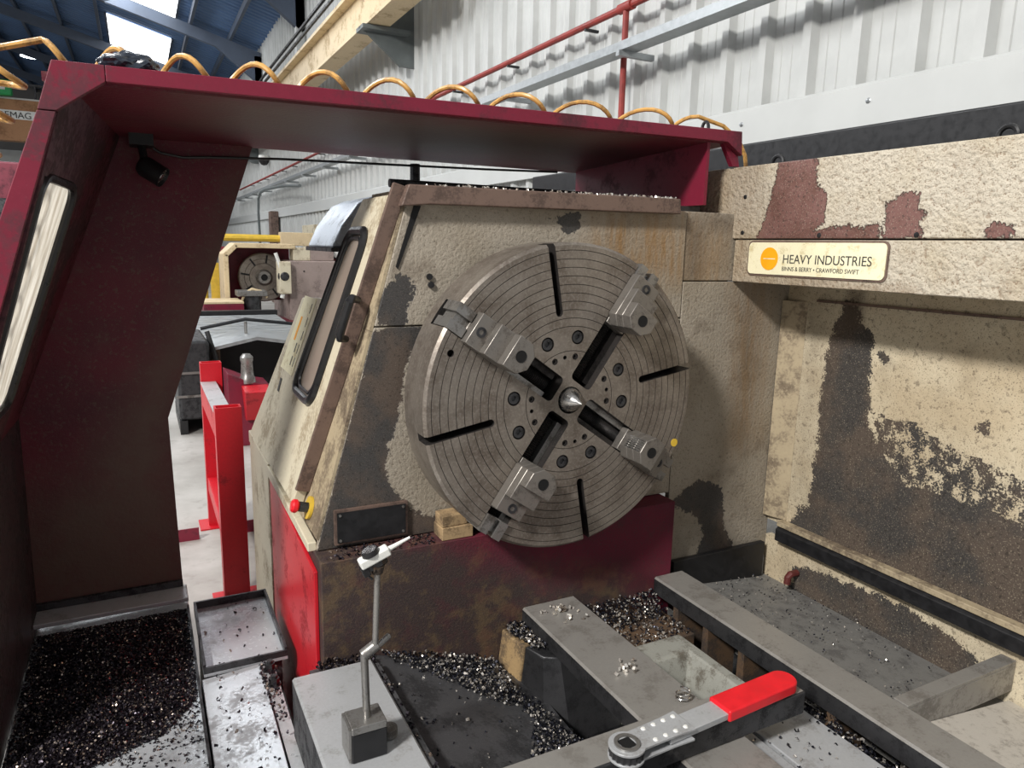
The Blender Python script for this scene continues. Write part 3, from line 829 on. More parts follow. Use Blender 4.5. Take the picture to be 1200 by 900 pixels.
slab('front_plate', [(0.563, 0.2, 0.44), (1.075, 0.2, 0.44), (1.075, 0.2, 1.53), (0.563, 0.2, 1.53)], (0, 0.024, 0), 50, 90, M['w_head'], hs, XZ,
     bare=[HS3], tints=[([(0.80, 1.55), (0.95, 1.55), (0.97, 0.95), (0.86, 0.9)], 0.8, 0.15)], stains=[([(0.84, 1.5), (0.92, 1.5), (0.93, 0.9), (0.86, 0.95)], 0.4, 0.12)], bevel=0.003)
# base
slab('base', [(-0.70, 0.12, 0.0), (0.525, 0.12, 0.0), (0.525, 0.12, 0.775), (-0.70, 0.12, 0.775)], (0, 1.28, 0), 110, 70, M['w_base'], hs, XZ,
     stains=[([(-0.9, -0.2), (0.40, -0.2), (0.42, 0.50), (0.25, 0.56), (0.05, 0.58), (-0.08, 0.64), (-0.22, 0.70), (-0.36, 0.80), (-0.9, 0.9)], 1.0, 0.16)], bevel=0.003)
# number plate
npn = MB(); npn.box((-0.645, 0.188, 0.790), (-0.43, 0.199, 0.893)); npn.build('plate_frame', M['brown'], hs)
npl = MB(); npl.box((-0.638, 0.184, 0.797), (-0.437, 0.1885, 0.886)); npo = npl.build('black_plate', M['black'], hs)
for x in (-0.63, -0.445):
    for z in (0.804, 0.879):
        MB().cyl((x, 0.184, z), (x, 0.181, z), 0.004, n=8).build('rivet', M['steel'], hs)
MB().prism([(-0.405, 1.738), (-0.385, 1.738), (-0.452, 1.565), (-0.458, 1.572)], 'y', 0.196, 0.1995).build('gap_shade_strip', M['recess_shade'], hs)  # black strip painting the shade of the open gap beside the flange
# hoist screws on the upper plate
for (x, z) in ((-0.36, 1.545), (-0.355, 1.522)):
    MB().cyl((x, 0.2, z), (x, 0.192, z), 0.009, n=8).build('screw', M['black'], hs)
# side of the base towards the gangway: cream post, red door
MB().box((-0.715, 0.92, 0.0), (-0.700, 1.40, 0.83)).build('side_post', M['cream'], hs, bevel=0.004)
MB().prism([(0.16, 0.0), (0.90, 0.0), (0.90, 0.78), (0.16, 0.735)], 'x', -0.712, -0.70).build('red_side_door', M['red'], hs, bevel=0.003)
MB().prism([(0.215, 0.772), (1.42, 0.79), (1.42, 0.84), (0.215, 0.800)], 'x', -0.716, -0.69).build('sill_strip', M['cream'], hs, bevel=0.004)
# rear silver hood and pipe on top
sh = MB()
arc = [(-0.44, 1.615), (-0.40, 1.70), (-0.335, 1.785), (-0.28, 1.81), (-0.1, 1.80), (0.3, 1.80), (0.3, 1.766), (-0.05, 1.766), (-0.05, 1.615)]
sh.prism(arc, 'y', 1.02, 1.45)
sh.build('silver_cowl', M['silver'], hs, bevel=0.01)
MB().box((-0.445, 1.0, 1.60), (-0.05, 1.46, 1.615)).build('cowl_lip', M['steel_dark'], hs)
MB().tube([(-0.34, 0.62, 1.83), (0.42, 0.62, 1.83)], 0.014, 10).build('top_pipe', M['steel_dark'], hs)
for x in (-0.2, 0.3):
    MB().box((x-0.012, 0.606, 1.765), (x+0.012, 0.634, 1.83)).build('pipe_saddle', M['steel_dark'], hs)
MB().lathe([(0.0, 0.07), (0.08, 0.06), (0.13, 0.03), (0.14, 0.0), (0.0, 0.0)], (-0.10, 0.75, 1.766), (0, 0, 1), 20).build('filler_dome', M['steel_dark'], hs)
MB().tube([(-0.08, 1.1, 1.81), (-0.08, 1.1, 1.95)], 0.02, 10).build('vent_pipe', M['steel_dark'], hs)

# sliding door on the sloping operator side, with window
sd = thing('sliding_door', (-0.6, 0.6, 0.85), 'cream sloping sliding door with black-edged window beside the chuck', 'door')
dS = Vector((0.275, 0, 0.995)).normalized()
nS = Vector((-dS.z, 0, dS.x))
A0 = Vector((-0.69, 0, 0.79))
LS = 1.032
def slp(s, y, off=0.0):
    p = A0 + dS * s + nS * off
    return Vector((p.x, y, p.z))
yn = lambda s: 0.20 + 0.22 * (1 - s / LS)
yf = lambda s: 1.36 - 0.58 * s
def slab_s(s0, s1, ya, yb, o0, o1, mb=None):
    """slab on the slope; ya, yb functions of s"""
    mb = mb or MB()
    ss = (s0, s1)
    lo = [slp(s0, ya(s0), o0), slp(s0, yb(s0), o0), slp(s1, yb(s1), o0), slp(s1, ya(s1), o0)]
    hi = [slp(s0, ya(s0), o1), slp(s0, yb(s0), o1), slp(s1, yb(s1), o1), slp(s1, ya(s1), o1)]
    return mb.hexa(lo, hi)
slab_s(0.02, 0.625, lambda s: 0.204, lambda s: 1.355-0.58*s, 0.001, 0.010).build('runner_plate', M['cream_dirty'], hs)
slab_s(0.626, 1.0, lambda s: 0.204, lambda s: 0.60-0.1*(s-0.62), 0.001, 0.010).build('runner_plate', M['cream_dirty'], hs)
yw = lambda s: 0.775 - 0.225 * (s - 0.345) / 0.56
dl = MB()
dpts = [(0.05, yn(0.05)), (0.05, yf(0.05)), (0.655, yf(0.655)), (0.672, yw(0.672)+0.10), (0.676, yw(0.676)), (0.93, yw(0.93)), (1.0, yw(1.0)-0.03), (1.0, yn(1.0))]
dl.hexa([slp(a, b, 0.012) for a, b in dpts], [slp(a, b, 0.046) for a, b in dpts])
dl.build('door_leaf', M['cream'], sd, bevel=0.004)
slab_s(0.10, 1.03, lambda s: yn(s)-0.014, yn, 0.010, 0.052).build('edge_flange', M['brown'], sd, bevel=0.003)
# top flange over the chuck
MB().prism([(-0.452, 1.733), (-0.430, 1.792), (0.50, 1.800), (0.505, 1.752), (-0.37, 1.742)], 'y', 0.165, 0.198).build('top_flange', M['brown'], sd, bevel=0.004)
MB().box((-0.42, 0.199, 1.767), (0.47, 0.55, 1.785)).build('top_panel', M['cream_dirty'], sd, bevel=0.003)
# window
def wpt(u, v, off):      # u 0..1 near->far, v 0..1 bottom->top
    s = 0.345 + v * (0.905 - 0.345)
    y0 = 0.455 - 0.145 * v
    y1 = 0.735 - 0.225 * v
    return slp(s, y0 + (y1 - y0) * u, off)
def wloop(inset, off, n=6):
    pts = []
    rr = 0.22
    w, h = 0.5 - inset, 0.5 - inset * 0.45
    for cx, cy, a0 in ((w-rr, h-rr*0.42, 0), (-w+rr, h-rr*0.42, 90), (-w+rr, -h+rr*0.42, 180), (w-rr, -h+rr*0.42, 270)):
        for i in range(n+1):
            a = math.radians(a0 + 90*i/n)
            pts.append(wpt(0.5 + cx + rr*math.cos(a), 0.5 + cy + rr*0.42*math.sin(a), off))
    return pts
pane = MB(); pane.hexa(wloop(0.06, 0.0465), wloop(0.06, 0.050)); pane.build('window_pane', M['dusty'], sd)
MB().tube(wloop(0.03, 0.052), 0.014, 8, closed=True).build('window_gasket', M['rubber'], sd)
MB().tube(wloop(0.12, 0.053), 0.006, 6, closed=True).build('inner_bead', M['rubber'], sd)
# grab handle
h0, h1 = slp(0.70, 0.245, 0.05), slp(0.585, 0.265, 0.05)
hh = MB(); off = nS * 0.03 + Vector((0, -0.03, 0))
hh.tube([h0, h0 + off*0.8, h0 + off + (h1-h0)*0.1, h1 + off - (h1-h0)*0.1, h1 + off*0.8, h1], [0.010, 0.012, 0.013, 0.013, 0.012, 0.010], 10)
hh.build('grab_handle', M['rubber'], sd)
# instruction label with printed lines
slab_s(0.38, 0.665, lambda s: 0.83-0.30*(s-0.38), lambda s: 1.05-0.42*(s-0.38), 0.0465, 0.048).build('instruction_label', M['label'], sd)
slab_s(0.50, 0.59, lambda s: 0.955-0.35*(s-0.38), lambda s: 0.985-0.38*(s-0.38), 0.0482, 0.0488).build('orange_mark', M['orange'], sd)
for i in range(5):
    s0 = 0.41 + i * 0.05
    slab_s(s0, s0+0.035, lambda s: 0.86-0.30*(s-0.38), lambda s: 0.868-0.30*(s-0.38), 0.0482, 0.0486).build('print_line', M['ink'], sd)
    if i < 2:
        slab_s(s0, s0+0.035, lambda s: 0.90-0.30*(s-0.38), lambda s: 0.912-0.30*(s-0.38), 0.0482, 0.0486).build('print_line', M['ink'], sd)
slab_s(0.295, 0.345, lambda s: 0.975, lambda s: 1.005, 0.0465, 0.048).build('small_black_label', M['ink'], sd)

# emergency stop
es = thing('emergency_stop', slp(0.075, 0.36, 0.012), 'red mushroom emergency stop on yellow collar below the sliding door', 'button')
e0 = slp(0.07, 0.33, 0.011)
ed = (nS + Vector((0, -0.25, 0))).normalized()
MB().cyl(e0, e0 + nS*0.008, 0.034, n=24).build('yellow_collar', M['yellow'], es)
MB().cyl(e0 + nS*0.008, e0 + nS*0.035, 0.015, n=20).build('barrel', M['steel_dark'], es)
MB().lathe([(0, 0.058), (0.015, 0.057), (0.020, 0.052), (0.020, 0.042), (0.014, 0.036), (0, 0.036)], e0, nS, 20).build('mushroom_head', M['redgrip'], es)

# wooden packers on the ledge
MB().box((-0.345, 0.125, 0.7755), (-0.245, 0.195, 0.815)).build('wooden_packer', M['wood'], None, bevel=0.003, label='lower wooden packing block on the ledge under the chuck', cat='wood block', group='packers under the chuck')
MB().obox((-0.302, 0.16, 0.833), ((1, 0.06, 0), (0, 1, 0), (0, 0, 1)), (0.042, 0.03, 0.0175)).build('wooden_packer', M['wood'], None, bevel=0.003, label='shorter wooden packing block on top of another packer', cat='wood block', group='packers under the chuck')
cl = scatter([(-0.70, 0.122), (-0.36, 0.122), (-0.36, 0.196), (-0.66, 0.196)], 160, lambda x, y: 0.779, 4)
chips('ledge_swarf', cl, 0.004, 0.008, M['chip'], seed=4, label='dark metal swarf lying along the ledge of the headstock base', cat='swarf')

# ---------------------------------------------------------------- chuck
A_T = 10.2
ck = thing('four_jaw_chuck', (0, 0.08, SP), 'large round four-jaw chuck with concentric grooves on the headstock spindle', 'chuck')
R0 = 0.45
prof = [(0.0, -0.165), (R0-0.012, -0.165), (R0, -0.153), (R0, -0.008), (R0-0.008, 0.0)]
mis = [2, 0, 0, 0]
gr = [0.4285 - 0.0237*i for i in range(10)] + [0.145]
for g in gr:
    prof += [(g+0.0009, 0.0), (g+0.0006, -0.002), (g-0.0006, -0.002), (g-0.0009, 0.0)]
    mis += [0, 1, 1, 1]
prof += [(0.040, 0.0), (0.040, -0.05), (0.0, -0.05)]
mis += [0, 2, 2]
body = MB().lathe(prof, (0, 0, SP), (0, -1, 0), 160, mis=mis)
bo = body.build('body', [M['chuck'], M['groove'], M['chuckin']], ck, sharp=30)
def fr(a):
    a = math.radians(a)
    return Vector((math.cos(a), 0, math.sin(a))), Vector((-math.sin(a), 0, math.cos(a))), Vector((0, -1, 0))
def fpnt(a, r, t, n):
    er, et, en = fr(a)
    return Vector((0, 0, SP)) + er*r + et*t + en*n
cut = MB()
SW = 0.040
for k in range(4):
    a = A_T + 45 + 90*k
    pl = []
    for (cx, cy, a0) in ((0.068, SW-0.014, 90), (0.068, -SW+0.014, 180)):
        for i in range(5):
            q = math.radians(a0 + 90*i/4)
            pl.append((cx + 0.014*math.cos(q), cy + 0.014*math.sin(q)))
    pl += [(0.50, -SW), (0.50, SW)]
    cut.hexa([fpnt(a, r, t, -0.105) for r, t in pl], [fpnt(a, r, t, 0.03) for r, t in pl], 2)
    a = A_T + 90*k
    pl = []
    for i in range(9):
        q = math.radians(90 + 180*i/8)
        pl.append((0.258 + 0.011*math.cos(q), 0.011*math.sin(q)))
    pl += [(0.50, -0.011), (0.50, 0.011)]
    cut.hexa([fpnt(a, r, t, -0.06) for r, t in pl], [fpnt(a, r, t, 0.03) for r, t in pl], 2)
    for d in (-15.8, 15.8):
        c = fpnt(a + d, 0.184, 0, 0)
        cut.cyl(c + Vector((0, 0.03, 0)), c + Vector((0, -0.02, 0)), 0.0205, n=24, mi=2)
    for d in (-15.5, 0, 15.5):
        c = fpnt(a + d, 0.128, 0, 0)
        cut.cyl(c + Vector((0, 0.02, 0)), c + Vector((0, -0.02, 0)), 0.0095 if d else 0.006, n=14, mi=2)
c = fpnt(157.6, 0.405, 0, 0)
cut.cyl(c + Vector((0, 0.03, 0)), c + Vector((0, -0.02, 0)), 0.010, n=16, mi=2)
def boolean(o, cutter_mb):
    co = cutter_mb.build('cutter_tool', o.data.materials[:])
    co.location = (0, 0, 0)
    if o.parent is not None:
        co.location = (0, 0, 0)
    m = o.modifiers.new('cut', 'BOOLEAN')
    m.operation, m.object, m.solver = 'DIFFERENCE', co, 'EXACT'
    bpy.context.view_layer.update()
    dg = bpy.context.evaluated_depsgraph_get()
    me = bpy.data.meshes.new_from_object(o.evaluated_get(dg))
    o.modifiers.clear()
    old = o.data
    o.data = me
    me.name = old.name
    bpy.data.objects.remove(co, do_unlink=True)
    me.set_sharp_from_angle(angle=math.radians(30))
bpy.context.view_layer.update()
boolean(bo, cut)

# bolts in the face
def socket_bolt(r, n0):
    """cap screw, axis along -Y, head top at y=0"""
    m = MB()
    hx = [(0.55*r*math.cos(math.pi/3*i), 0.55*r*math.sin(math.pi/3*i)) for i in range(6)]
    ring = [(r*math.cos(math.pi/12*i), r*math.sin(math.pi/12*i)) for i in range(24)]
    vs = [(x, 0.0, z) for x, z in ring] + [(x, n0, z) for x, z in ring] + [(x, 0.0, z) for x, z in hx] + [(x, 0.006, z) for x, z in hx]
    fs = [(i, (i+1) % 24, 24+(i+1) % 24, 24+i) for i in range(24)]
    for i in range(24):
        h = 48 + (i // 4)
        if i % 4 == 3:
            fs.append((i, (i+1) % 24, 48 + ((i//4)+1) % 6)); fs.append((i, 48 + ((i//4)+1) % 6, h))
        else:
            fs.append((i, (i+1) % 24, h))
    fs += [(48+i, 48+(i+1) % 6, 54+(i+1) % 6, 54+i) for i in range(6)]
    fs.append(tuple(range(54, 60)))
    m.add(vs, fs)
    return m
me_bolt = socket_bolt(0.0165, 0.02).mesh('cap_screw', M['steel_dark'])
me_small = socket_bolt(0.0085, 0.012).mesh('grub_screw', M['chuckin'])
for k in range(4):
    for d in (-15.8, 15.8):
        o = bpy.data.objects.new('cap_screw', me_bolt); COL.objects.link(o)
        o.location = fpnt(A_T + 90*k + d, 0.184, 0, -0.002); o.rotation_euler = (0, k*0.4 + d, 0)
        attach(o, ck)
    for d in (-15.5, 15.5):
        o = bpy.data.objects.new('grub_screw', me_small); COL.objects.link(o)
        o.location = fpnt(A_T + 90*k + d, 0.128, 0, -0.004)
        attach(o, ck)
MB().cyl(fpnt(-23, 0.432, 0, 0.0), fpnt(-23, 0.432, 0, 0.001), 0.013, n=20).build('yellow_sticker', M['yellow'], ck)
# slot internals and jaws
jaw_mb = MB()
JW = 0.046
def plan(r1):
    return [(0.0, -0.020), (0.0, 0.020), (0.024, JW), (r1, JW), (r1, -JW), (0.024, -JW)]
def jP(r, t, n): return (r, -n, t)
jaw_mb.hexa([jP(r, t, -0.03) for r, t in [(0.0, -0.036), (0.0, 0.036), (0.165, 0.036), (0.165, -0.036)]], [jP(r, t, 0.002) for r, t in [(0.0, -0.036), (0.0, 0.036), (0.165, 0.036), (0.165, -0.036)]])
jl = [jaw_mb]
steps = [(0.002, 0.038, 0.162), (0.038, 0.070, 0.115), (0.070, 0.106, 0.070)]
# one stepped solid (side profile) clipped to the pointed plan: stack of three solids
for n0, n1, r1 in steps:
    pl = plan(r1)
    jaw_mb.hexa([jP(r, t, n0 + 0.0) for r, t in pl], [jP(r, t, n1) for r, t in pl])
me_jaw = jaw_mb.mesh('jaw', [M['jaw'], M['recess_shade']], 30)
def bore_mesh(r, depth):
    return MB().lathe([(r, 0.0012), (r*0.9, 0.0012), (r*0.88, 0.0006), (0, 0.0006)], (0, 0, 0), (0, -1, 0), 20).mesh('bolt_hole_disc', M['recess_shade'])  # flat disc, coloured black like the shade down a bolt hole
me_bore = bore_mesh(0.0165, 0.02)
me_jb = socket_bolt(0.014, 0.004).mesh('jaw_bolt', M['steel_dark'])
me_screw = MB().lathe([(0.0, 0.0)] + [p for i in range(56) for p in ((0.021, 0.008*i/1.0*0.78), (0.017, 0.008*i*0.78 + 0.003))] + [(0.0, 0.36)], (0, 0, 0), (1, 0, 0), 14).mesh('jaw_screw', M['chuckin'], 60)
me_ledge = MB().box((0.07, 0.03, 0.022), (0.43, 0.09, 0.0395)).mesh('guide_rail', M['steel'])
me_ledge2 = MB().box((0.07, 0.03, -0.0395), (0.43, 0.09, -0.022)).mesh('guide_rail', M['chuckin'])
eb = MB()
eb.box((0.398, -0.010, 0.011), (0.452, 0.08, 0.0385)); eb.box((0.398, -0.010, -0.0385), (0.452, 0.08, -0.011)); eb.box((0.398, 0.008, -0.011), (0.44, 0.08, 0.011))
me_end = eb.mesh('screw_block', M['steel'])
for a, r0 in ((A_T+45, 0.250), (A_T+135, 0.232), (A_T+225, 0.212), (A_T+315, 0.236)):
    er, et, en = fr(a)
    def place(me, org_r, nm, par, mat_n=0.0):
        o = bpy.data.objects.new(nm, me); COL.objects.link(o)
        # local x = radial, y = into chuck, z = tangent
        Rm = Matrix(((er.x, 0, et.x), (0, 1, 0), (er.z, 0, et.z)))
        o.rotation_euler = Rm.to_euler()
        o.location = fpnt(a, org_r, 0, mat_n)
        return o
    o = place(me_screw, 0.072, 'jaw_screw', ck, -0.055); attach(o, ck)
    o = place(me_ledge, 0, 'guide_rail', ck); attach(o, ck)
    o = place(me_ledge2, 0, 'guide_rail', ck); attach(o, ck)
    o = place(me_end, 0, 'screw_block', ck); attach(o, ck)
    j = place(me_jaw, r0, 'jaw', ck); attach(j, ck)
    bv = j.modifiers.new('bevel', 'BEVEL'); bv.width, bv.segments, bv.limit_method = 0.002, 2, 'ANGLE'
    j2 = bpy.data.objects.new('bolt_hole_disc', me_bore); COL.objects.link(j2); j2.parent = j; j2.location = (0.037, -0.106, 0)
    j3 = bpy.data.objects.new('jaw_bolt', me_jb); COL.objects.link(j3); j3.parent = j; j3.location = (0.139, -0.0405, 0)
    if abs(a - (A_T+315)) < 1:
        for i in range(6):
            sr = MB(); sr.box((-0.004, -0.103, -0.018 + i*0.0068), (0.0, -0.03, -0.0145 + i*0.0068))
            so = bpy.data.objects.new('grip_rib', sr.mesh('grip_rib', M['steel_bright'])); COL.objects.link(so); so.parent = j
# centre point
MB().lathe([(0, 0.060), (0.0012, 0.058), (0.01, 0.0437), (0.02, 0.0275), (0.037, 0.0), (0.0372, -0.002), (0.037, -0.048), (0, -0.048)], (0.003, 0, SP), (0, -1, 0), 32).build('lathe_centre', M['steel_bright'], None, label='polished steel cone centre in the middle of the chuck', cat='lathe centre')
# spindle nose behind the chuck
MB().cyl((0, 0.165, SP), (0, 0.2, SP), 0.30, n=48).build('spindle_nose', M['steel_dark'], hs)

# ---------------------------------------------------------------- splash enclosure on the right
en_ = thing('splash_enclosure', (1.1, -0.4, 0), 'cream splash guard enclosure with peeling paint and overhanging box section', 'guard')
slab('back_panel', [(1.07, 0.198, 0.60), (1.07, -1.35, 0.60), (1.07, -1.35, 1.53), (1.07, 0.198, 1.53)], (0.03, 0, 0), 150, 92, M['w_back'], en_, YZ,
     bare=[BACK_BARE, BACK_S1, BACK_S2], flecks=[(BACK_FLECK, 0.004)],
     stains=[([(0.12, 1.49), (0.0, 1.49), (0.0, 0.7), (0.12, 0.7)], 0.35, 0.15), ([(-0.05, 1.52), (-0.12, 1.52), (-0.12, 1.40), (-0.05, 1.36)], 0.8, 0.05)])
slab('lower_panel', [(1.07, 0.198, 0.20), (1.07, -1.35, 0.20), (1.07, -1.35, 0.535), (1.07, 0.198, 0.535)], (0.03, 0, 0), 120, 26, M['w_back'], en_, YZ, bare=[LOW_BARE])
MB().box((1.058, -1.3, 1.466), (1.0695, 0.06, 1.474)).build('panel_seam', M['brown'], en_)
MB().prism([(1.03, 0.545), (1.07, 0.535), (1.075, 0.535), (1.075, 0.60), (1.045, 0.602), (1.03, 0.59)], 'y', -1.35, 0.12).build('channel_rail', M['black'], en_, bevel=0.003)
MB().box((1.034, -1.35, 0.602), (1.0695, 0.12, 0.622)).build('channel_cap', M['cream_dirty'], en_, bevel=0.003)
MB().prism([(1.069, 0.105), (1.0695, 0.197), (1.040, 0.197), (1.052, 0.150)], 'z', 0.623, 1.462).build('corner_fillet', M['cream_dirty'], en_)
# overhanging box: lower case, upper cover
slab('box_lower', [(0.78, 0.198, 1.532), (0.78, -1.5, 1.532), (0.78, -1.5, 1.676), (0.78, 0.198, 1.676)], (0.42, 0, 0), 140, 14, M['w_box'], en_, YZ,
     stains=[([(0.2, 1.6), (-0.5, 1.545), (-0.5, 1.52), (0.2, 1.52)], 0.45, 0.03), ([(0.2, 1.7), (0.14, 1.7), (0.14, 1.5), (0.2, 1.5)], 0.5, 0.04)], bevel=0.004)
slab('box_upper', [(0.775, 0.55, 1.680), (0.775, -1.5, 1.680), (0.775, -1.5, 1.922), (0.775, 0.55, 1.922)], (0.43, 0, 0), 170, 24, M['w_box'], en_, YZ,
     bare=[BOX1, BOX2, BOX3], stains=[([(0.6, 2.0), (0.06, 2.0), (0.10, 1.65), (0.6, 1.65)], 0.4, 0.1)], bevel=0.004)
for (y, z) in ((-0.16, 1.690), (-0.475, 1.69), (0.16, 1.82), (0.16, 1.70)):
    MB().lathe([(0, 0.004), (0.006, 0.003), (0.008, 0), (0, 0)], (0.775, y, z), (-1, 0, 0), 10).build('screw', M['black'], en_)
fs_ = scatter([(-0.42, 0.167), (0.49, 0.167), (0.49, 0.197), (-0.42, 0.197)], 170, lambda x, y: 1.7935 + 0.0086*(x + 0.43), 61, 0.0015, lambda x, y: 0.25 + 0.75*max(0, min(1, (x + 0.1)/0.4)))
chips('flange_swarf', fs_, 0.004, 0.009, M['chipbright'], seed=61, label='pale swarf crumbs along the brown flange above the chuck', cat='swarf')
# name plate
sg = thing('name_plate', (0.772, -0.14, 1.615), 'cream maker name plate with orange disc on the overhanging box', 'sign')
pl = rrect(0.258, 0.052, 0.016)
mb = MB(); mb.hexa([(0.7795, -0.137 - a, 1.616 + b) for a, b in pl], [(0.7735, -0.137 - a, 1.616 + b) for a, b in pl]); mb.build('plate', M['label'], sg)
mb = MB(); pl2 = rrect(0.264, 0.058, 0.02)
mb.hexa([(0.7797, -0.137 - a, 1.616 + b) for a, b in pl2], [(0.7765, -0.137 - a, 1.616 + b) for a, b in pl2]); mb.build('plate_border', M['brown'], sg)
MB().lathe([(0, 0.0012), (0.037, 0.0012), (0.037, 0), (0, 0)], (0.7733, 0.028, 1.615), (-1, 0, 0), 32).build('orange_disc', M['orange'], sg)
MTX = Matrix(((0, 0, -1, 0.7732), (-1, 0, 0, 0), (0, 1, 0, 0), (0, 0, 0, 1)))
def sign_text(nm, t, size, y, z, xs):
    m = MTX.copy(); m[1][3] = y; m[2][3] = z
    return text_mesh(nm, t, size, m, M['ink'], sg, 0.0005, xs)
sign_text('lettering', 'HEAVY INDUSTRIES', 0.040, -0.028, 1.602, 0.93)
sign_text('small_lettering', 'BINNS & BERRY \u2022 CRAWFORD SWIFT', 0.019, -0.028, 1.578, 0.91)
MB().box((0.7716, 0.002, 1.6135), (0.7721, 0.052, 1.6165)).build('disc_line', M['label'], sg)

# black cable carrier and lifting eyes behind the box
cc = thing('cable_carrier', (1.4, 0.3, 1.0), 'black cable carrier trough running behind the overhanging box', 'cable carrier')
MB().box((1.25, -1.6, 1.55), (1.55, 3.2, 1.98)).build('trough', M['black'], cc, bevel=0.01)
MB().box((1.60, -1.6, 1.95), (1.9, 3.2, 2.16)).build('rear_rail', M['black'], cc, bevel=0.01)
MB().box((1.3, -1.5, 0), (1.5, -1.3, 1.55)).build('support_leg', M['black'], cc)
MB().box((1.3, 2.9, 0), (1.5, 3.1, 1.55)).build('support_leg', M['black'], cc)
for i, y in enumerate((-0.32, 0.62)):
    e = MB().tube([(1.40, y + 0.03*math.cos(q), 1.99 + 0.028 + 0.03*math.sin(q)) for q in np.linspace(0, 2*math.pi, 21)[:-1]], 0.009, 8, closed=True)
    e.build('lifting_eye', M['black'], cc)

# ---------------------------------------------------------------- bed
bed = thing('lathe_bed', (0.1, -0.4, 0), 'lathe bed with flat machined ways and cast pockets full of chips', 'lathe bed')
def way(x0, x1, y0, y1, z0, z1, mat=M['rail']):
    c = 0.006
    mb = MB().prism([(x0, z0), (x1, z0), (x1, z1-c), (x1-c, z1), (x0+c, z1), (x0, z1-c)], 'y', y0, y1)
    for k in (0, 2, 3, 7): mb.m[k] = 1
    return mb.build('way', [mat, M['steel_dark']], bed)
way(-0.073, 0.122, -1.0, 0.118, 0.455, 0.507)
way(0.452, 0.581, -1.25, 0.118, 0.448, 0.507)
way(-0.80, -0.585, -1.3, 0.038, 0.34, 0.507, M['plate'])
MB().box((-0.584, -1.3, 0.40), (-0.566, 0.038, 0.492)).build('way_edge_strip', M['oily'], bed)
MB().box((-0.80, -1.3, 0.0), (1.05, 0.118, 0.16)).build('bed_floor', M['oily'], bed)
MB().box((-0.79, -1.3, 0.161), (-0.57, 0.037, 0.339)).build('front_wall', M['oily'], bed)
# chute between front way and inner way
MB().hexa([(-0.565, -1.2, 0.38), (-0.10, -1.2, 0.20), (-0.10, 0.118, 0.24), (-0.565, 0.118, 0.41)],
          [(-0.565, -1.2, 0.43), (-0.10, -1.2, 0.27), (-0.10, 0.118, 0.33), (-0.565, 0.118, 0.47)]).build('chip_chute', M['oily'], bed)
# pillar under the inner way
pl_ = [(-0.145, 0.118), (-0.145, 0.065), (-0.112, -0.06), (-0.062, -0.10), (0.115, -0.10), (0.115, 0.118)]
pb = [(-0.175, 0.118), (-0.175, 0.05), (-0.150, -0.07), (-0.062, -0.13), (0.115, -0.13), (0.115, 0.118)]
pl1 = [(-0.145, 0.118), (-0.145, 0.065), (-0.128, 0.0), (0.115, 0.0), (0.115, 0.118)]
pb1 = [(-0.178, 0.118), (-0.178, 0.05), (-0.165, -0.005), (0.115, -0.005), (0.115, 0.118)]
MB().hexa([(x, y, 0.17) for x, y in pb1], [(x, y, 0.452) for x, y in pl1]).build('pillar', M['peeled'], bed, bevel=0.006)
pl2 = [(-0.126, -0.001), (-0.105, -0.075), (-0.062, -0.10), (0.115, -0.10), (0.115, -0.001)]
pb2 = [(-0.160, -0.007), (-0.130, -0.14), (-0.062, -0.20), (0.115, -0.20), (0.115, -0.007)]
MB().hexa([(x, y, 0.17) for x, y in pb2], [(x, y, 0.451) for x, y in pl2]).build('pillar_cheek', M['steel_dark'], bed, bevel=0.006)
MB().hexa([(-0.072, -1.0, 0.17), (-0.02, -1.0, 0.17), (-0.02, -0.46, 0.17), (-0.072, -0.46, 0.17)], [(-0.072, -1.0, 0.454), (0.10, -1.0, 0.454), (0.10, -0.46, 0.454), (-0.072, -0.46, 0.454)]).build('pillar', M['oily'], bed, bevel=0.005)
MB().box((-0.02, -0.46, 0.17), (0.11, -0.201, 0.25)).build('web', M['black'], bed)
MB().box((-0.050, -0.46, 0.425), (0.10, -0.131, 0.4545)).build('way_rib', M['steel_dark'], bed)
# floor behind and pocket between the ways
MB().box((0.117, -0.10, 0.17), (0.455, 0.118, 0.405)).build('rear_web', M['rust'], bed, bevel=0.004)
pk = MB()
ox0, ox1, oy0, oy1 = 0.118, 0.452, -0.52, -0.101
ix0, ix1, iy0, iy1 = 0.20, 0.345, -0.50, -0.20
outer = [(ox0, oy0), (ox1-0.07, oy0), (ox1-0.07, oy1), (ox0, oy1)]
inn = [(ix0, iy0), (ix1, iy0), (ix1, iy1), (ix0, iy1)]
innb = [(ix0+0.012, iy0), (ix1-0.025, iy0), (ix1-0.025, iy1-0.025), (ix0+0.012, iy1-0.025)]
vs = [(x, y, 0.425) for x, y in outer] + [(x, y, 0.425) for x, y in inn] + [(x, y, 0.365) for x, y in innb] + [(x, y, 0.17) for x, y in innb] + [(x, y, 0.17) for x, y in outer]
fs = []
for i in range(4):
    j = (i+1) % 4
    fs += [(i, j, 4+j, 4+i), (4+i, 4+j, 8+j, 8+i), (8+i, 8+j, 12+j, 12+i), (12+i, 12+j, 16+j, 16+i), (16+i, 16+j, j, i)]
pk.add(vs, fs)
pk.build('cast_pocket', M['cast'], bed, bevel=0.012, segs=3)
for y in (0.0, -0.145, -0.30, -0.62, -0.86):
    MB().hexa([(0.46, y-0.02, 0.17), (0.57, y-0.02, 0.17), (0.57, y+0.02, 0.17), (0.46, y+0.02, 0.17)], [(0.455, y-0.012, 0.447), (0.575, y-0.012, 0.447), (0.575, y+0.012, 0.447), (0.455, y+0.012, 0.447)]).build('web', M['rust'], bed)
MB().box((-0.015, -1.3, 0.17), (0.208, -0.585, 0.448)).build('cover_plate', M['plate'], bed, bevel=0.004)
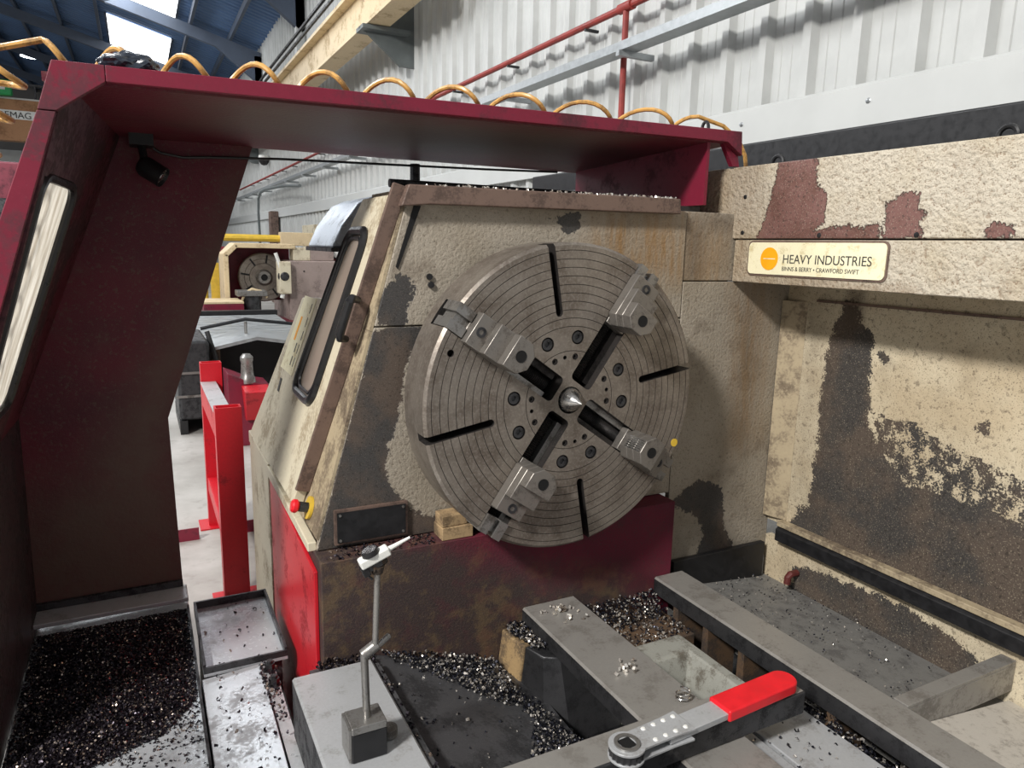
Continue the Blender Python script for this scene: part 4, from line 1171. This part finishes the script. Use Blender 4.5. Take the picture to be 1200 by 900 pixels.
MB().box((0.222, -1.3, 0.17), (0.405, -0.575, 0.446)).build('cover_plate', M['plate'], bed, bevel=0.004)
MB().box((0.210, -1.3, 0.17), (0.220, -0.585, 0.43)).build('cover_joint', M['black'], bed)
# rear tray
tr_ = thing('chip_tray', (0.82, -0.5, 0.16), 'dark speckled chip tray between the rear way and peeling splash panel', 'tray')
MB().hexa([(0.583, -0.733, 0.33), (1.068, -0.733, 0.33), (1.068, 0.195, 0.33), (0.583, 0.195, 0.33)], [(0.583, -0.733, 0.40), (1.068, -0.733, 0.368), (1.068, 0.195, 0.368), (0.583, 0.195, 0.415)]).build('tray_floor', M['trayfloor'], tr_)
MB().box((0.583, 0.172, 0.372), (1.04, 0.195, 0.515)).build('rear_rim', M['black'], tr_, bevel=0.003)
ca = MB()
ca.box((0.583, -0.742, 0.497), (1.068, -0.700, 0.507)); ca.box((0.583, -0.742, 0.412), (1.068, -0.734, 0.497))
ca.build('cross_angle', M['rail'], tr_, bevel=0.002)
MB().hexa([(0.583, -1.35, 0.25), (1.06, -1.35, 0.25), (1.06, -0.7435, 0.25), (0.583, -0.7435, 0.25)], [(0.583, -1.35, 0.445), (1.06, -1.35, 0.36), (1.06, -0.7435, 0.385), (0.583, -0.7435, 0.445)]).build('dry_chute', M['traylight'], tr_)
MB().tube([(1.066, 0.03, 0.44), (1.03, 0.03, 0.44), (1.02, 0.03, 0.43), (1.018, 0.03, 0.405)], 0.013, 10).build('drain_elbow', M['elbow'], tr_)
MB().hexa([(1.03, -1.2, 0.31), (1.066, -1.2, 0.31), (1.066, -0.86, 0.31), (1.03, -0.86, 0.31)], [(1.03, -1.2, 0.45), (1.066, -1.2, 0.45), (1.066, -0.86, 0.45), (1.03, -0.90, 0.45)]).build('side_wiper', M['black'], tr_)

# ---------------------------------------------------------------- red gantry guard
gg = thing('gantry_guard', (-0.3, 0.65, 0), 'maroon sliding gantry guard arching over the headstock', 'guard')
NEAR = {'t': (-1.205, 1.968), 'b': (-1.482, 1.05), 'f': (-1.482, 0.30)}
FAR = {'t': (-1.112, 1.968), 'b': (-1.471, 1.042), 'f': (-1.478, 0.30)}
YN, YF = 0.222, 1.05
def gwall(t, v, off=0.0):
    xn = NEAR['b'][0] + (NEAR['t'][0]-NEAR['b'][0])*v; zn = NEAR['b'][1] + (NEAR['t'][1]-NEAR['b'][1])*v
    xf = FAR['b'][0] + (FAR['t'][0]-FAR['b'][0])*v; zf = FAR['b'][1] + (FAR['t'][1]-FAR['b'][1])*v
    return Vector((xn + (xf-xn)*t - off*0.94, YN + (YF-YN)*t, zn + (zf-zn)*t + off*0.33))
T0, T1, V0, V1 = 0.035, 0.52, 0.13, 0.78
gw = MB()
ts_, vs_ = [0, T0, T1, 1], [0, V0, V1, 1]
for i in range(3):
    for j in range(3):
        if i == 1 and j == 1: continue
        q = [(ts_[i], vs_[j]), (ts_[i+1], vs_[j]), (ts_[i+1], vs_[j+1]), (ts_[i], vs_[j+1])]
        gw.hexa([gwall(t, v) for t, v in q], [gwall(t, v, 0.03) for t, v in q])
gw.build('sloping_wall', M['maroon_dark'], gg)
def gloop(ins, off, n=5):
    w, h, rr = 0.5 - ins, 0.5 - ins*0.5, 0.16
    pts = []
    for cx, cy, a0 in ((w-rr, h-rr*0.5, 0), (-w+rr, h-rr*0.5, 90), (-w+rr, -h+rr*0.5, 180), (w-rr, -h+rr*0.5, 270)):
        for i in range(n+1):
            a = math.radians(a0 + 90*i/n)
            u, v = 0.5 + cx + rr*math.cos(a), 0.5 + cy + rr*0.5*math.sin(a)
            pts.append(gwall(T0 + (T1-T0)*u, V0 + (V1-V0)*v, off))
    return pts
gp = MB(); gp.hexa(gloop(-0.01, 0.012), gloop(-0.01, 0.018)); gp.build('window_pane', M['pane'], gg)
MB().tube(gloop(0.0, 0.004), 0.012, 8, closed=True).build('window_gasket', M['rubber'], gg)
lw = MB()
lw.hexa([(NEAR['f'][0], YN, 0.30), (FAR['f'][0], YF, 0.30), (FAR['f'][0]-0.03, YF, 0.30), (NEAR['f'][0]-0.03, YN, 0.30)],
        [(NEAR['b'][0], YN, 1.05), (FAR['b'][0], YF, 1.042), (FAR['b'][0]-0.03, YF, 1.042), (NEAR['b'][0]-0.03, YN, 1.05)])
lw.build('lower_wall', M['grimewall'], gg)
EN_ST = [(END_DIRT, 0.95, 0.22)]
slab('end_plate', [(-1.49, 1.05, 1.042), (-1.029, 1.05, 1.003), (-0.700, 1.05, 1.968), (-1.125, 1.05, 1.966)], (0, 0.02, 0), 40, 70, M['w_end'], gg, XZ, stains=EN_ST)
slab('end_plate', [(-1.495, 1.05, 0.362), (-1.017, 1.05, 0.345), (-1.029, 1.05, 1.003), (-1.49, 1.05, 1.042)], (0, 0.02, 0), 40, 50, M['w_end'], gg, XZ, stains=EN_ST + [([(-1.6, 0.2), (-0.9, 0.2), (-0.9, 0.75), (-1.6, 0.75)], 0.9, 0.4)])
MB().box((-1.478, 0.93, 0.345), (-1.005, 1.048, 0.361)).build('bottom_lip', M['plate'], gg, bevel=0.003)
MB().box((-1.478, 1.03, 0.361), (-1.017, 1.0485, 0.385)).build('lip_upstand', M['steel_dark'], gg, bevel=0.002)
# top
slab('top_plate', [(-1.25, 0.222, 1.965), (0.77, 0.222, 1.998), (0.70, 1.075, 1.962), (-1.16, 1.075, 1.958)], (0, 0, 0.02), 60, 30, M['w_end'], gg, lambda p: (p.x, p.y),
     stains=[([(-0.9, 0.25), (0.35, 0.25), (0.3, 0.7), (-0.2, 0.85), (-0.9, 0.7)], 1.0, 0.3)])
fr_ = MB(); fr_.prism([(-1.126, 1.973), (-1.126, 2.0085), (0.777, 2.039), (0.785, 1.96), (0.715, 2.0), (0.646, 2.0)], 'y', 0.200, 0.221); fr_.build('front_rim', M['maroon'], gg, bevel=0.002)
MB().prism([(-1.127, 2.0085), (-1.127, 1.973), (-1.226, 1.902), (-1.262, 1.902), (-1.228, 2.007)], 'y', 0.200, 0.221).build('corner_gusset', M['maroon'], gg, bevel=0.002)
MB().prism([(-1.227, 1.900), (-1.263, 1.900), (-1.580, 1.05), (-1.580, 0.30), (-1.515, 0.30), (-1.50, 1.05)], 'y', 0.200, 0.221).build('side_rim', M['maroon'], gg, bevel=0.002)
MB().prism([(0.777, 2.038), (0.786, 1.959), (0.795, 1.926), (0.765, 1.926), (0.715, 1.999)], 'y', 0.2215, 0.24).build('end_gusset', M['maroon'], gg)
MB().hexa([(0.646, 0.222, 1.79), (0.658, 0.222, 1.79), (0.658, 1.05, 1.79), (0.646, 1.05, 1.79)], [(0.646, 0.222, 1.998), (0.658, 0.222, 1.998), (0.658, 1.05, 1.967), (0.646, 1.05, 1.967)]).build('right_leg', M['maroon'], gg)
MB().box((0.60, 0.30, 1.768), (0.70, 1.02, 1.789)).build('slide_foot', M['steel_dark'], gg)
e_ = MB(); e_.tube([(0.70 + 0.0*q, 0.30 + 0.016*math.cos(q), 2.055 + 0.022*math.sin(q)) for q in np.linspace(0, 2*math.pi, 15)[:-1]], 0.006, 6, closed=True); e_.cyl((0.70, 0.30, 2.012), (0.70, 0.30, 2.034), 0.009, n=10)
e_.build('lifting_eye', M['steel_dark'], gg)
# work lamp under the roof plate
wl = MB(); wl.box((-1.09, 0.93, 1.925), (-1.02, 1.03, 1.967)); wl.tube([(-1.055, 0.98, 1.93), (-1.05, 0.965, 1.885), (-1.048, 0.95, 1.86)], 0.012, 8)
wlo = wl.build('work_lamp', M['black'], gg, label='small black spotlight under the roof plate')
l0, ld = Vector((-1.065, 0.975, 1.872)), Vector((0.80, -0.30, -0.52)).normalized()
MB().lathe([(0, 0), (0.026, 0.004), (0.034, 0.02), (0.034, 0.085), (0.031, 0.085), (0.029, 0.07), (0, 0.07)], l0, ld, 20).build('lamp_head', M['black'], wlo)
MB().lathe([(0, 0.082), (0.012, 0.08), (0.014, 0.076), (0.028, 0.077), (0.028, 0.071), (0, 0.071)], l0, ld, 18).build('lamp_lens', M['steel_bright'], wlo)
wr = [(-1.04, 1.02, 1.94), (-1.0, 1.03, 1.915), (-0.93, 1.035, 1.905), (-0.85, 1.04, 1.912), (-0.6, 1.045, 1.925), (-0.2, 1.05, 1.935), (0.2, 1.05, 1.945), (0.55, 1.05, 1.957)]
MB().tube(wr, 0.0045, 6).build('lamp_cable', M['rubber'], gg)

# coiled amber hose on the gantry
xs = [-1.259, -1.11, -0.967, -0.796, -0.622, -0.437, -0.247, -0.03, 0.205, 0.467, 0.70]
hp = []
for k in range(len(xs)-1):
    for i in range(16):
        u = i/16
        x = xs[k] + (xs[k+1]-xs[k])*u
        ph = 2*math.pi*u
        zc = 2.040 + (x + 1.2) * 0.016
        hp.append((x, 0.34 - 0.06*math.sin(ph), zc + 0.033*math.cos(ph)))
hp += [(0.70, 0.34, 2.10), (0.80, 0.32, 2.075), (0.87, 0.31, 2.03), (0.905, 0.31, 1.98), (0.915, 0.31, 1.935)]
lp = []
a0 = Vector((-1.265, 0.32, 2.0)); a1 = Vector((-1.545, 0.32, 1.30))
outd = Vector((-0.93, 0, 0.36))
for i in range(0, 16*9 + 1):
    u = i/(16*9); ph = 2*math.pi*i/16
    p = a0 + (a1-a0)*u + outd*(0.055 + 0.042*math.cos(ph)) + Vector((0, -0.055*math.sin(ph), 0)) + (a1-a0).normalized()*0.015*math.sin(ph)
    lp.append(p)
hose = MB().tube(lp[::-1] + hp[1:], 0.0072, 8)
hose.build('coiled_hose', M['hose'], None, label='amber coiled air hose looping along the top edge of the gantry guard', cat='hose')
# crumpled bag
bm = bmesh.new(); bmesh.ops.create_icosphere(bm, subdivisions=4, radius=1)
for v in bm.verts:
    n_ = mnoise.noise(v.co*1.8)*0.28 + mnoise.noise(v.co*4)*0.10
    v.co *= 1 + n_
    v.co = Vector((v.co.x*0.065 - 1.075, v.co.y*0.05 + 0.295, max(2.004, v.co.z*0.03 + 2.03)))
me = bpy.data.meshes.new('plastic_bag'); bm.to_mesh(me); bm.free(); me.materials.append(M['bag'])
o = bpy.data.objects.new('plastic_bag', me); COL.objects.link(o)
setp(o, 'crumpled black plastic bag lying on the gantry corner among the hose', 'bag')

# ---------------------------------------------------------------- operator side trays
lt = thing('swarf_tray', (-1.25, 0.5, 0), 'wide steel tray heaped with dark swarf under the gantry guard', 'tray')
MB().box((-1.4765, 0.02, 0.29), (-1.005, 1.048, 0.318)).build('tray_plate', M['glareplate'], lt, bevel=0.003)
MB().box((-1.4765, 0.0, 0.0), (-1.01, 1.04, 0.289)).build('tray_body', M['oily'], lt)
MB().box((-1.012, 0.02, 0.3185), (-1.005, 0.928, 0.335)).build('side_lip', M['steel_dark'], lt)
MB().box((-1.4765, -0.9, 0.0), (-1.01, -0.02, 0.27)).build('front_step', M['oily'], lt)
PILE = [(-1.473, 0.926), (-1.015, 0.926), (-1.014, 0.36), (-1.10, 0.22), (-1.25, 0.16), (-1.473, 0.10)]
def pile_z(x, y):
    d = max(0, sdist((x, y), PILE))
    return 0.3185 + 0.045*min(1, d/0.20) + 0.006*mnoise.noise(Vector((x*14, y*14, 0)))
ph = MB(); nx, ny = 46, 84
vs, fs = [], []
for j in range(ny+1):
    for i in range(nx+1):
        x, y = -1.473 + 0.458*i/nx, 0.10 + 0.826*j/ny
        d = sdist((x, y), PILE)
        vs.append((x, y, pile_z(x, y) - 0.006 if d > 0 else 0.3165))
for j in range(ny):
    for i in range(nx):
        a = j*(nx+1)+i; fs.append((a, a+1, a+nx+2, a+nx+1))
ph.add(vs, fs)
pts = scatter(PILE, 20000, pile_z, 11, 0.004)
fade = [(-1.472, 0.25), (-1.014, 0.40), (-1.014, 0.03), (-1.472, 0.03)]
pts += scatter(fade, 1100, lambda x, y: 0.3195, 12, 0.002, lambda x, y: max(0.04, min(1, (y-0.02)/0.35)))
me = chip_mesh('swarf_heap', pts, 0.0042, 0.0082, M['chip'], 11)
so = bpy.data.objects.new('swarf_heap', me); COL.objects.link(so)
setp(so, 'heap of dark fine metal swarf covering the wide steel tray', 'swarf', None, 'stuff')
core = ph.build('heap_core', M['chip'], None)
attach(core, so); core.location = (0, 0, 0); core['kind'] = 'stuff'

st = thing('catch_tray', (-0.87, 0.65, 0), 'shallow square steel catch tray with raised rim beside the red side door', 'tray')
m = MB(); m.box((-0.992, 0.44, 0.325), (-0.745, 0.885, 0.335)); m.build('tray_base', M['glareplate'], st)
m = MB(); w = 0.008
m.box((-0.992, 0.877, 0.3355), (-0.745, 0.885, 0.362)); m.box((-0.992, 0.44, 0.3355), (-0.745, 0.448, 0.355)); m.box((-0.992, 0.448, 0.3355), (-0.984, 0.877, 0.362)); m.box((-0.753, 0.448, 0.3355), (-0.745, 0.877, 0.362))
m.build('tray_rim', M['steel_dark'], st)
m = MB(); m.box((-0.985, 0.46, 0.0), (-0.76, 0.86, 0.324)); m.build('tray_stand', M['oily'], st)
sc2 = thing('slide_cover', (-0.9, -0.2, 0), 'grey steel slide cover plate with two hex bolts', 'cover')
MB().hexa([(-1.0, -1.1, 0.28), (-0.83, -1.1, 0.28), (-0.83, 0.432, 0.28), (-1.0, 0.432, 0.28)], [(-1.0, -1.1, 0.33), (-0.845, -1.1, 0.345), (-0.83, 0.432, 0.335), (-1.0, 0.432, 0.325)]).build('cover_sheet', M['glareplate'], sc2, bevel=0.002)
MB().box((-1.0, -1.1, 0.0), (-0.81, 0.43, 0.279)).build('cover_base', M['oily'], sc2)
MB().hexa([(-0.828, -1.1, 0.28), (-0.804, -1.1, 0.28), (-0.79, 0.43, 0.28), (-0.828, 0.43, 0.28)], [(-0.828, -1.1, 0.34), (-0.804, -1.1, 0.34), (-0.79, 0.43, 0.325), (-0.828, 0.43, 0.325)]).build('side_strip', M['plate'], sc2)
for y in (0.40, 0.315):
    x = -0.806
    b = MB(); b.cyl((x, y, 0.3255), (x, y, 0.330), 0.019, n=20); b.cyl((x, y, 0.330), (x, y, 0.348), 0.015, n=6); b.cyl((x, y, 0.348), (x, y, 0.358), 0.009, n=14)
    b.build('hex_bolt', M['steel_dark'], sc2)

# loose swarf -------------------------------------------------------
def chute_z(x, y):
    u = (x + 0.565) / 0.465; v = (y + 1.2) / 1.318
    return (0.43 + 0.04*v)*(1-u) + (0.27 + 0.06*v)*u + 0.004
p1 = scatter([(-0.55, 0.112), (-0.18, 0.112), (-0.18, -0.05), (-0.24, -0.14), (-0.38, -0.02), (-0.50, 0.07)], 1300, chute_z, 21, 0.022)
p1 += scatter([(-0.24, -0.05), (-0.17, -0.06), (-0.10, -0.30), (-0.12, -0.42), (-0.30, -0.36), (-0.20, -0.2)], 1000, chute_z, 22, 0.02)
p1 += scatter([(-0.55, 0.1), (-0.15, 0.1), (-0.12, -0.6), (-0.55, -0.6)], 120, chute_z, 23)
chips('chute_swarf', p1, 0.004, 0.0095, M['chipmix'], seed=21, label='mixed bright and dark swarf spilled down the oily chute', cat='swarf')
p2 = scatter([(-0.14, 0.115), (0.44, 0.115), (0.44, 0.04), (0.13, 0.03), (-0.074, 0.12), (-0.074, 0.01), (-0.13, 0.05)], 100, lambda x, y: 0.4525, 24, 0.01)
p2 = scatter([(-0.143, 0.116), (-0.076, 0.116), (-0.076, -0.05), (-0.11, -0.04), (-0.14, 0.06)], 420, lambda x, y: 0.456, 24, 0.014)
p2 += scatter([(0.125, 0.115), (0.448, 0.115), (0.448, 0.03), (0.125, 0.03)], 900, lambda x, y: 0.408 + max(0, (y-0.03))*0.5, 25, 0.02)
p2 += scatter([(0.125, 0.05), (0.45, 0.05), (0.45, -0.095), (0.125, -0.095)], 420, lambda x, y: 0.408, 26, 0.004)
p2 += scatter([(0.385, -0.1), (0.455, -0.1), (0.455, -0.52), (0.385, -0.52)], 700, lambda x, y: 0.30, 27, 0.06)
p2 += scatter([(0.405, -0.53), (0.455, -0.53), (0.455, -1.0), (0.405, -1.0)], 900, lambda x, y: 0.40, 28, 0.045)
p2 += scatter([(0.0, -0.59), (0.40, -0.59), (0.40, -0.95), (0.0, -0.95)], 110, lambda x, y: 0.4515, 29, 0.003)
p2 += scatter([(-0.07, -0.112), (0.11, -0.112), (0.11, 0.0), (-0.07, 0.0)], 0, lambda x, y: 0.51, 1)
chips('bed_swarf', p2, 0.004, 0.0095, M['chipmix'], seed=25, label='blue black swarf packed between the lathe bed ways', cat='swarf')
p3 = scatter([(0.59, 0.16), (1.05, 0.16), (1.05, -0.69), (0.59, -0.69)], 420, lambda x, y: 0.40 + (0.39-0.412)*((x-0.583)/0.485) + 0.012, 30, 0.002, lambda x, y: 0.35 + 0.65*max(0, min(1, (y+0.35)/0.4)))
chips('tray_swarf', p3, 0.003, 0.007, M['chipmix'], seed=30, label='thin scatter of swarf on the speckled chip tray', cat='swarf')
for k, (cx, cy, n, rad) in enumerate(((0.02, 0.05, 22, 0.022), (0.045, -0.005, 6, 0.03), (0.02, -0.30, 16, 0.026))):
    r_ = random.Random(40+k)
    q = [(cx + r_.gauss(0, rad), cy + r_.gauss(0, rad*0.7), 0.511 + r_.uniform(0, 0.008)) for _ in range(n)]
    chips('bright_swarf', q, 0.008, 0.016, M['chipbright'], seed=40+k, label=('bright swarf crumbs at the headstock end of inner way', 'few stray swarf crumbs on the inner way', 'bright swarf crumbs near the black bar on inner way')[k], cat='swarf')
p4 = scatter([(-0.98, 0.46), (-0.76, 0.46), (-0.76, 0.87), (-0.98, 0.87)], 26, lambda x, y: 0.338, 50, 0.001, lambda x, y: 0.2 + (x+0.98)*3)
p4 += scatter([(-0.99, 0.42), (-0.80, 0.42), (-0.81, -0.6), (-0.99, -0.6)], 90, lambda x, y: 0.342, 51, 0.001)
p4 += scatter([(-0.84, 0.43), (-0.79, 0.43), (-0.80, 0.1), (-0.83, 0.1)], 110, lambda x, y: 0.338, 52, 0.008)
p4 += scatter([(-0.583, 0.03), (-0.567, 0.03), (-0.567, -0.7), (-0.583, -0.7)], 70, lambda x, y: 0.495, 53, 0.001)
p4 += scatter([(-0.72, 0.117), (-0.57, 0.117), (-0.56, 0.042), (-0.72, 0.045)], 380, lambda x, y: 0.47, 54, 0.02)
chips('cover_swarf', p4, 0.005, 0.011, M['chip'], seed=50, label='stray black swarf crumbs on the catch tray and slide cover', cat='swarf')
MB().box((-0.74, 0.040, 0.17), (-0.566, 0.117, 0.468)).build('end_web', M['oily'], bed)
# curl on the way
cu = [(0.075 + 0.020*math.cos(a)*(1-0.01*a), -0.475 + 0.016*math.sin(a), 0.512 + 0.0016*a) for a in np.linspace(0, 14, 70)]
MB().tube(cu, 0.0022, 5).build('swarf_curl', M['steel_bright'], None, label='single springy swarf curl on the inner way beside the black bar', cat='swarf curl')

# ---------------------------------------------------------------- black bar and ratchet
bb = thing('steel_bar', (-0.2, -0.6, 0.507), 'long black square steel bar laid across the bed ways', 'bar')
MB().box((-0.78, -0.650, 0.5085), (0.312, -0.560, 0.570)).build('bar_stock', M['steel_dark'], bb, bevel=0.005)
MB().box((-0.775, -0.6455, 0.5702), (0.306, -0.5645, 0.5712)).build('worn_top_face', M['rail'], bb)
rw = thing('ratchet_wrench', (0, -0.63, 0.571), 'flat ratchet spanner with red grip resting on the black bar', 'wrench')
hx, hy = -0.232, -0.648
ax = Vector((0.497, 0.030, 0)).normalized(); ay = Vector((-ax.y, ax.x, 0))
def rp_(u, v, z): return Vector((hx, hy, 0)) + ax*u + ay*v + Vector((0, 0, z))
plate_o = [(0.040*math.cos(math.radians(a)), 0.040*math.sin(math.radians(a))) for a in range(50, 311, 13)] + [(0.115, -0.032), (0.165, -0.036), (0.165, 0.036), (0.115, 0.032)]
for z0, z1 in ((0.572, 0.578), (0.597, 0.603)):
    MB().hexa([rp_(u, v, z0) for u, v in plate_o], [rp_(u, v, z1) for u, v in plate_o]).build('side_plate', M['plate'], rw, bevel=0.0015)
gear = []
for i in range(36):
    r = 0.035 if i % 2 else 0.038
    gear.append((r*math.cos(2*math.pi*i/36), r*math.sin(2*math.pi*i/36)))
MB().hexa([rp_(u, v, 0.5785) for u, v in gear], [rp_(u, v, 0.5965) for u, v in gear]).build('ratchet_gear', M['steel_dark'], rw)
MB().lathe([(0.020, 0), (0.028, 0), (0.028, 0.004), (0.020, 0.004), (0.020, 0)], rp_(0, 0, 0.6031), (0, 0, 1), 24).build('gear_collar', M['steel'], rw)
sq = [(-0.015, -0.015), (0.015, -0.015), (0.015, 0.015), (-0.015, 0.015)]
MB().hexa([rp_(u, v, 0.6031) for u, v in sq], [rp_(u, v, 0.6045) for u, v in sq]).build('drive_hole_patch', M['recess_shade'], rw)  # raised square, black in place of the shade in the drive hole
for i in range(4):
    for v in (-0.020, 0.020):
        c = rp_(0.062 + 0.029*i, v, 0.603)
        MB().lathe([(0, 0.003), (0.004, 0.0025), (0.006, 0), (0, 0)], c, (0, 0, 1), 12).build('rivet', M['white'], rw)
hb = [(0.10, -0.028), (0.50, -0.028), (0.52, -0.015), (0.52, 0.015), (0.50, 0.028), (0.10, 0.028)]
MB().hexa([rp_(u, v, 0.5800) for u, v in hb], [rp_(u, v, 0.5955) for u, v in hb]).build('handle_bar', M['plate'], rw, bevel=0.002)
gpn = [(0.275, -0.034), (0.275, 0.034)] + [(0.493 + 0.034*math.cos(math.radians(a)), 0.034*math.sin(math.radians(a))) for a in range(90, -91, -15)]
MB().hexa([rp_(u, v, 0.5745) for u, v in gpn], [rp_(u, v, 0.604) for u, v in gpn]).build('red_grip', M['redgrip'], rw, bevel=0.006, segs=3)

# ---------------------------------------------------------------- indicator stand
ms = thing('indicator_stand', (-0.70, -0.31, 0.507), 'magnetic base stand holding a lever dial indicator on the front way', 'stand')
m = MB(); m.box((-0.742, -0.345, 0.508), (-0.662, -0.275, 0.575)); m.build('magnet_block', M['black'], ms, bevel=0.003)
m = MB(); m.box((-0.742, -0.345, 0.5755), (-0.662, -0.275, 0.594)); m.build('block_cap', M['steel'], ms, bevel=0.003)
m = MB(); m.box((-0.7475, -0.343, 0.512), (-0.7425, -0.277, 0.592)); m.build('side_cheek', M['steel'], ms)
m = MB(); m.cyl((-0.640, -0.285, 0.508), (-0.640, -0.285, 0.530), 0.020, n=24); m.build('switch_knob', M['steel'], ms, bevel=0.002)
MB().tube([(-0.700, -0.315, 0.5945), (-0.705, -0.32, 0.752)], 0.0085, 12).build('lower_rod', M['steel'], ms)
m = MB(); m.cyl((-0.710, -0.325, 0.752), (-0.676, -0.325, 0.772), 0.013, n=14); m.cyl((-0.676, -0.325, 0.766), (-0.645, -0.31, 0.776), 0.007, n=10); m.build('swivel_clamp', M['steel'], ms, bevel=0.001)
MB().tube([(-0.683, -0.33, 0.764), (-0.676, -0.33, 0.940)], 0.0068, 12).build('upper_rod', M['steel'], ms)
m = MB(); m.cyl((-0.676, -0.33, 0.940), (-0.676, -0.33, 0.957), 0.012, 0.016, n=14); m.cyl((-0.690, -0.34, 0.955), (-0.655, -0.32, 0.962), 0.008, n=10); m.build('top_clamp', M['rust'], ms)
di = MB()
dd = Vector((0.078, 0.0, 0.030)).normalized()
up = Vector((-dd.z, 0, dd.x))
cen = Vector((-0.684, -0.335, 0.980))
di.obox(cen, (dd, up, dd.cross(up)), (0.034, 0.010, 0.014))
io = di.build('indicator_body', M['white'], ms, bevel=0.004)
MB().cyl(cen + up*0.0105 - dd*0.004, cen + up*0.021 - dd*0.004, 0.019, 0.017, 20).build('dial_bezel', M['black'], io)
MB().cyl(cen + up*0.0212 - dd*0.004, cen + up*0.0218 - dd*0.004, 0.015, n=20).build('dial_glass', M['steel_bright'], io)
MB().tube([cen + dd*0.034, cen + dd*0.046, cen + dd*0.085], [0.006, 0.005, 0.0028], 8).build('stylus', M['white'], io)
MB().obox(cen - dd*0.028 - up*0.018, (dd, up, dd.cross(up)), (0.008, 0.012, 0.010)).build('dovetail_clamp', M['black'], ms, bevel=0.002)
MB().tube([cen - dd*0.030 - up*0.026, cen - dd*0.022 - up*0.045], 0.003, 6).build('clamp_lever', M['steel_dark'], ms)
MB().obox(cen - dd*0.01 - up*0.017, (dd, up, dd.cross(up)), (0.02, 0.006, 0.008)).build('holder_arm', M['steel_dark'], ms)
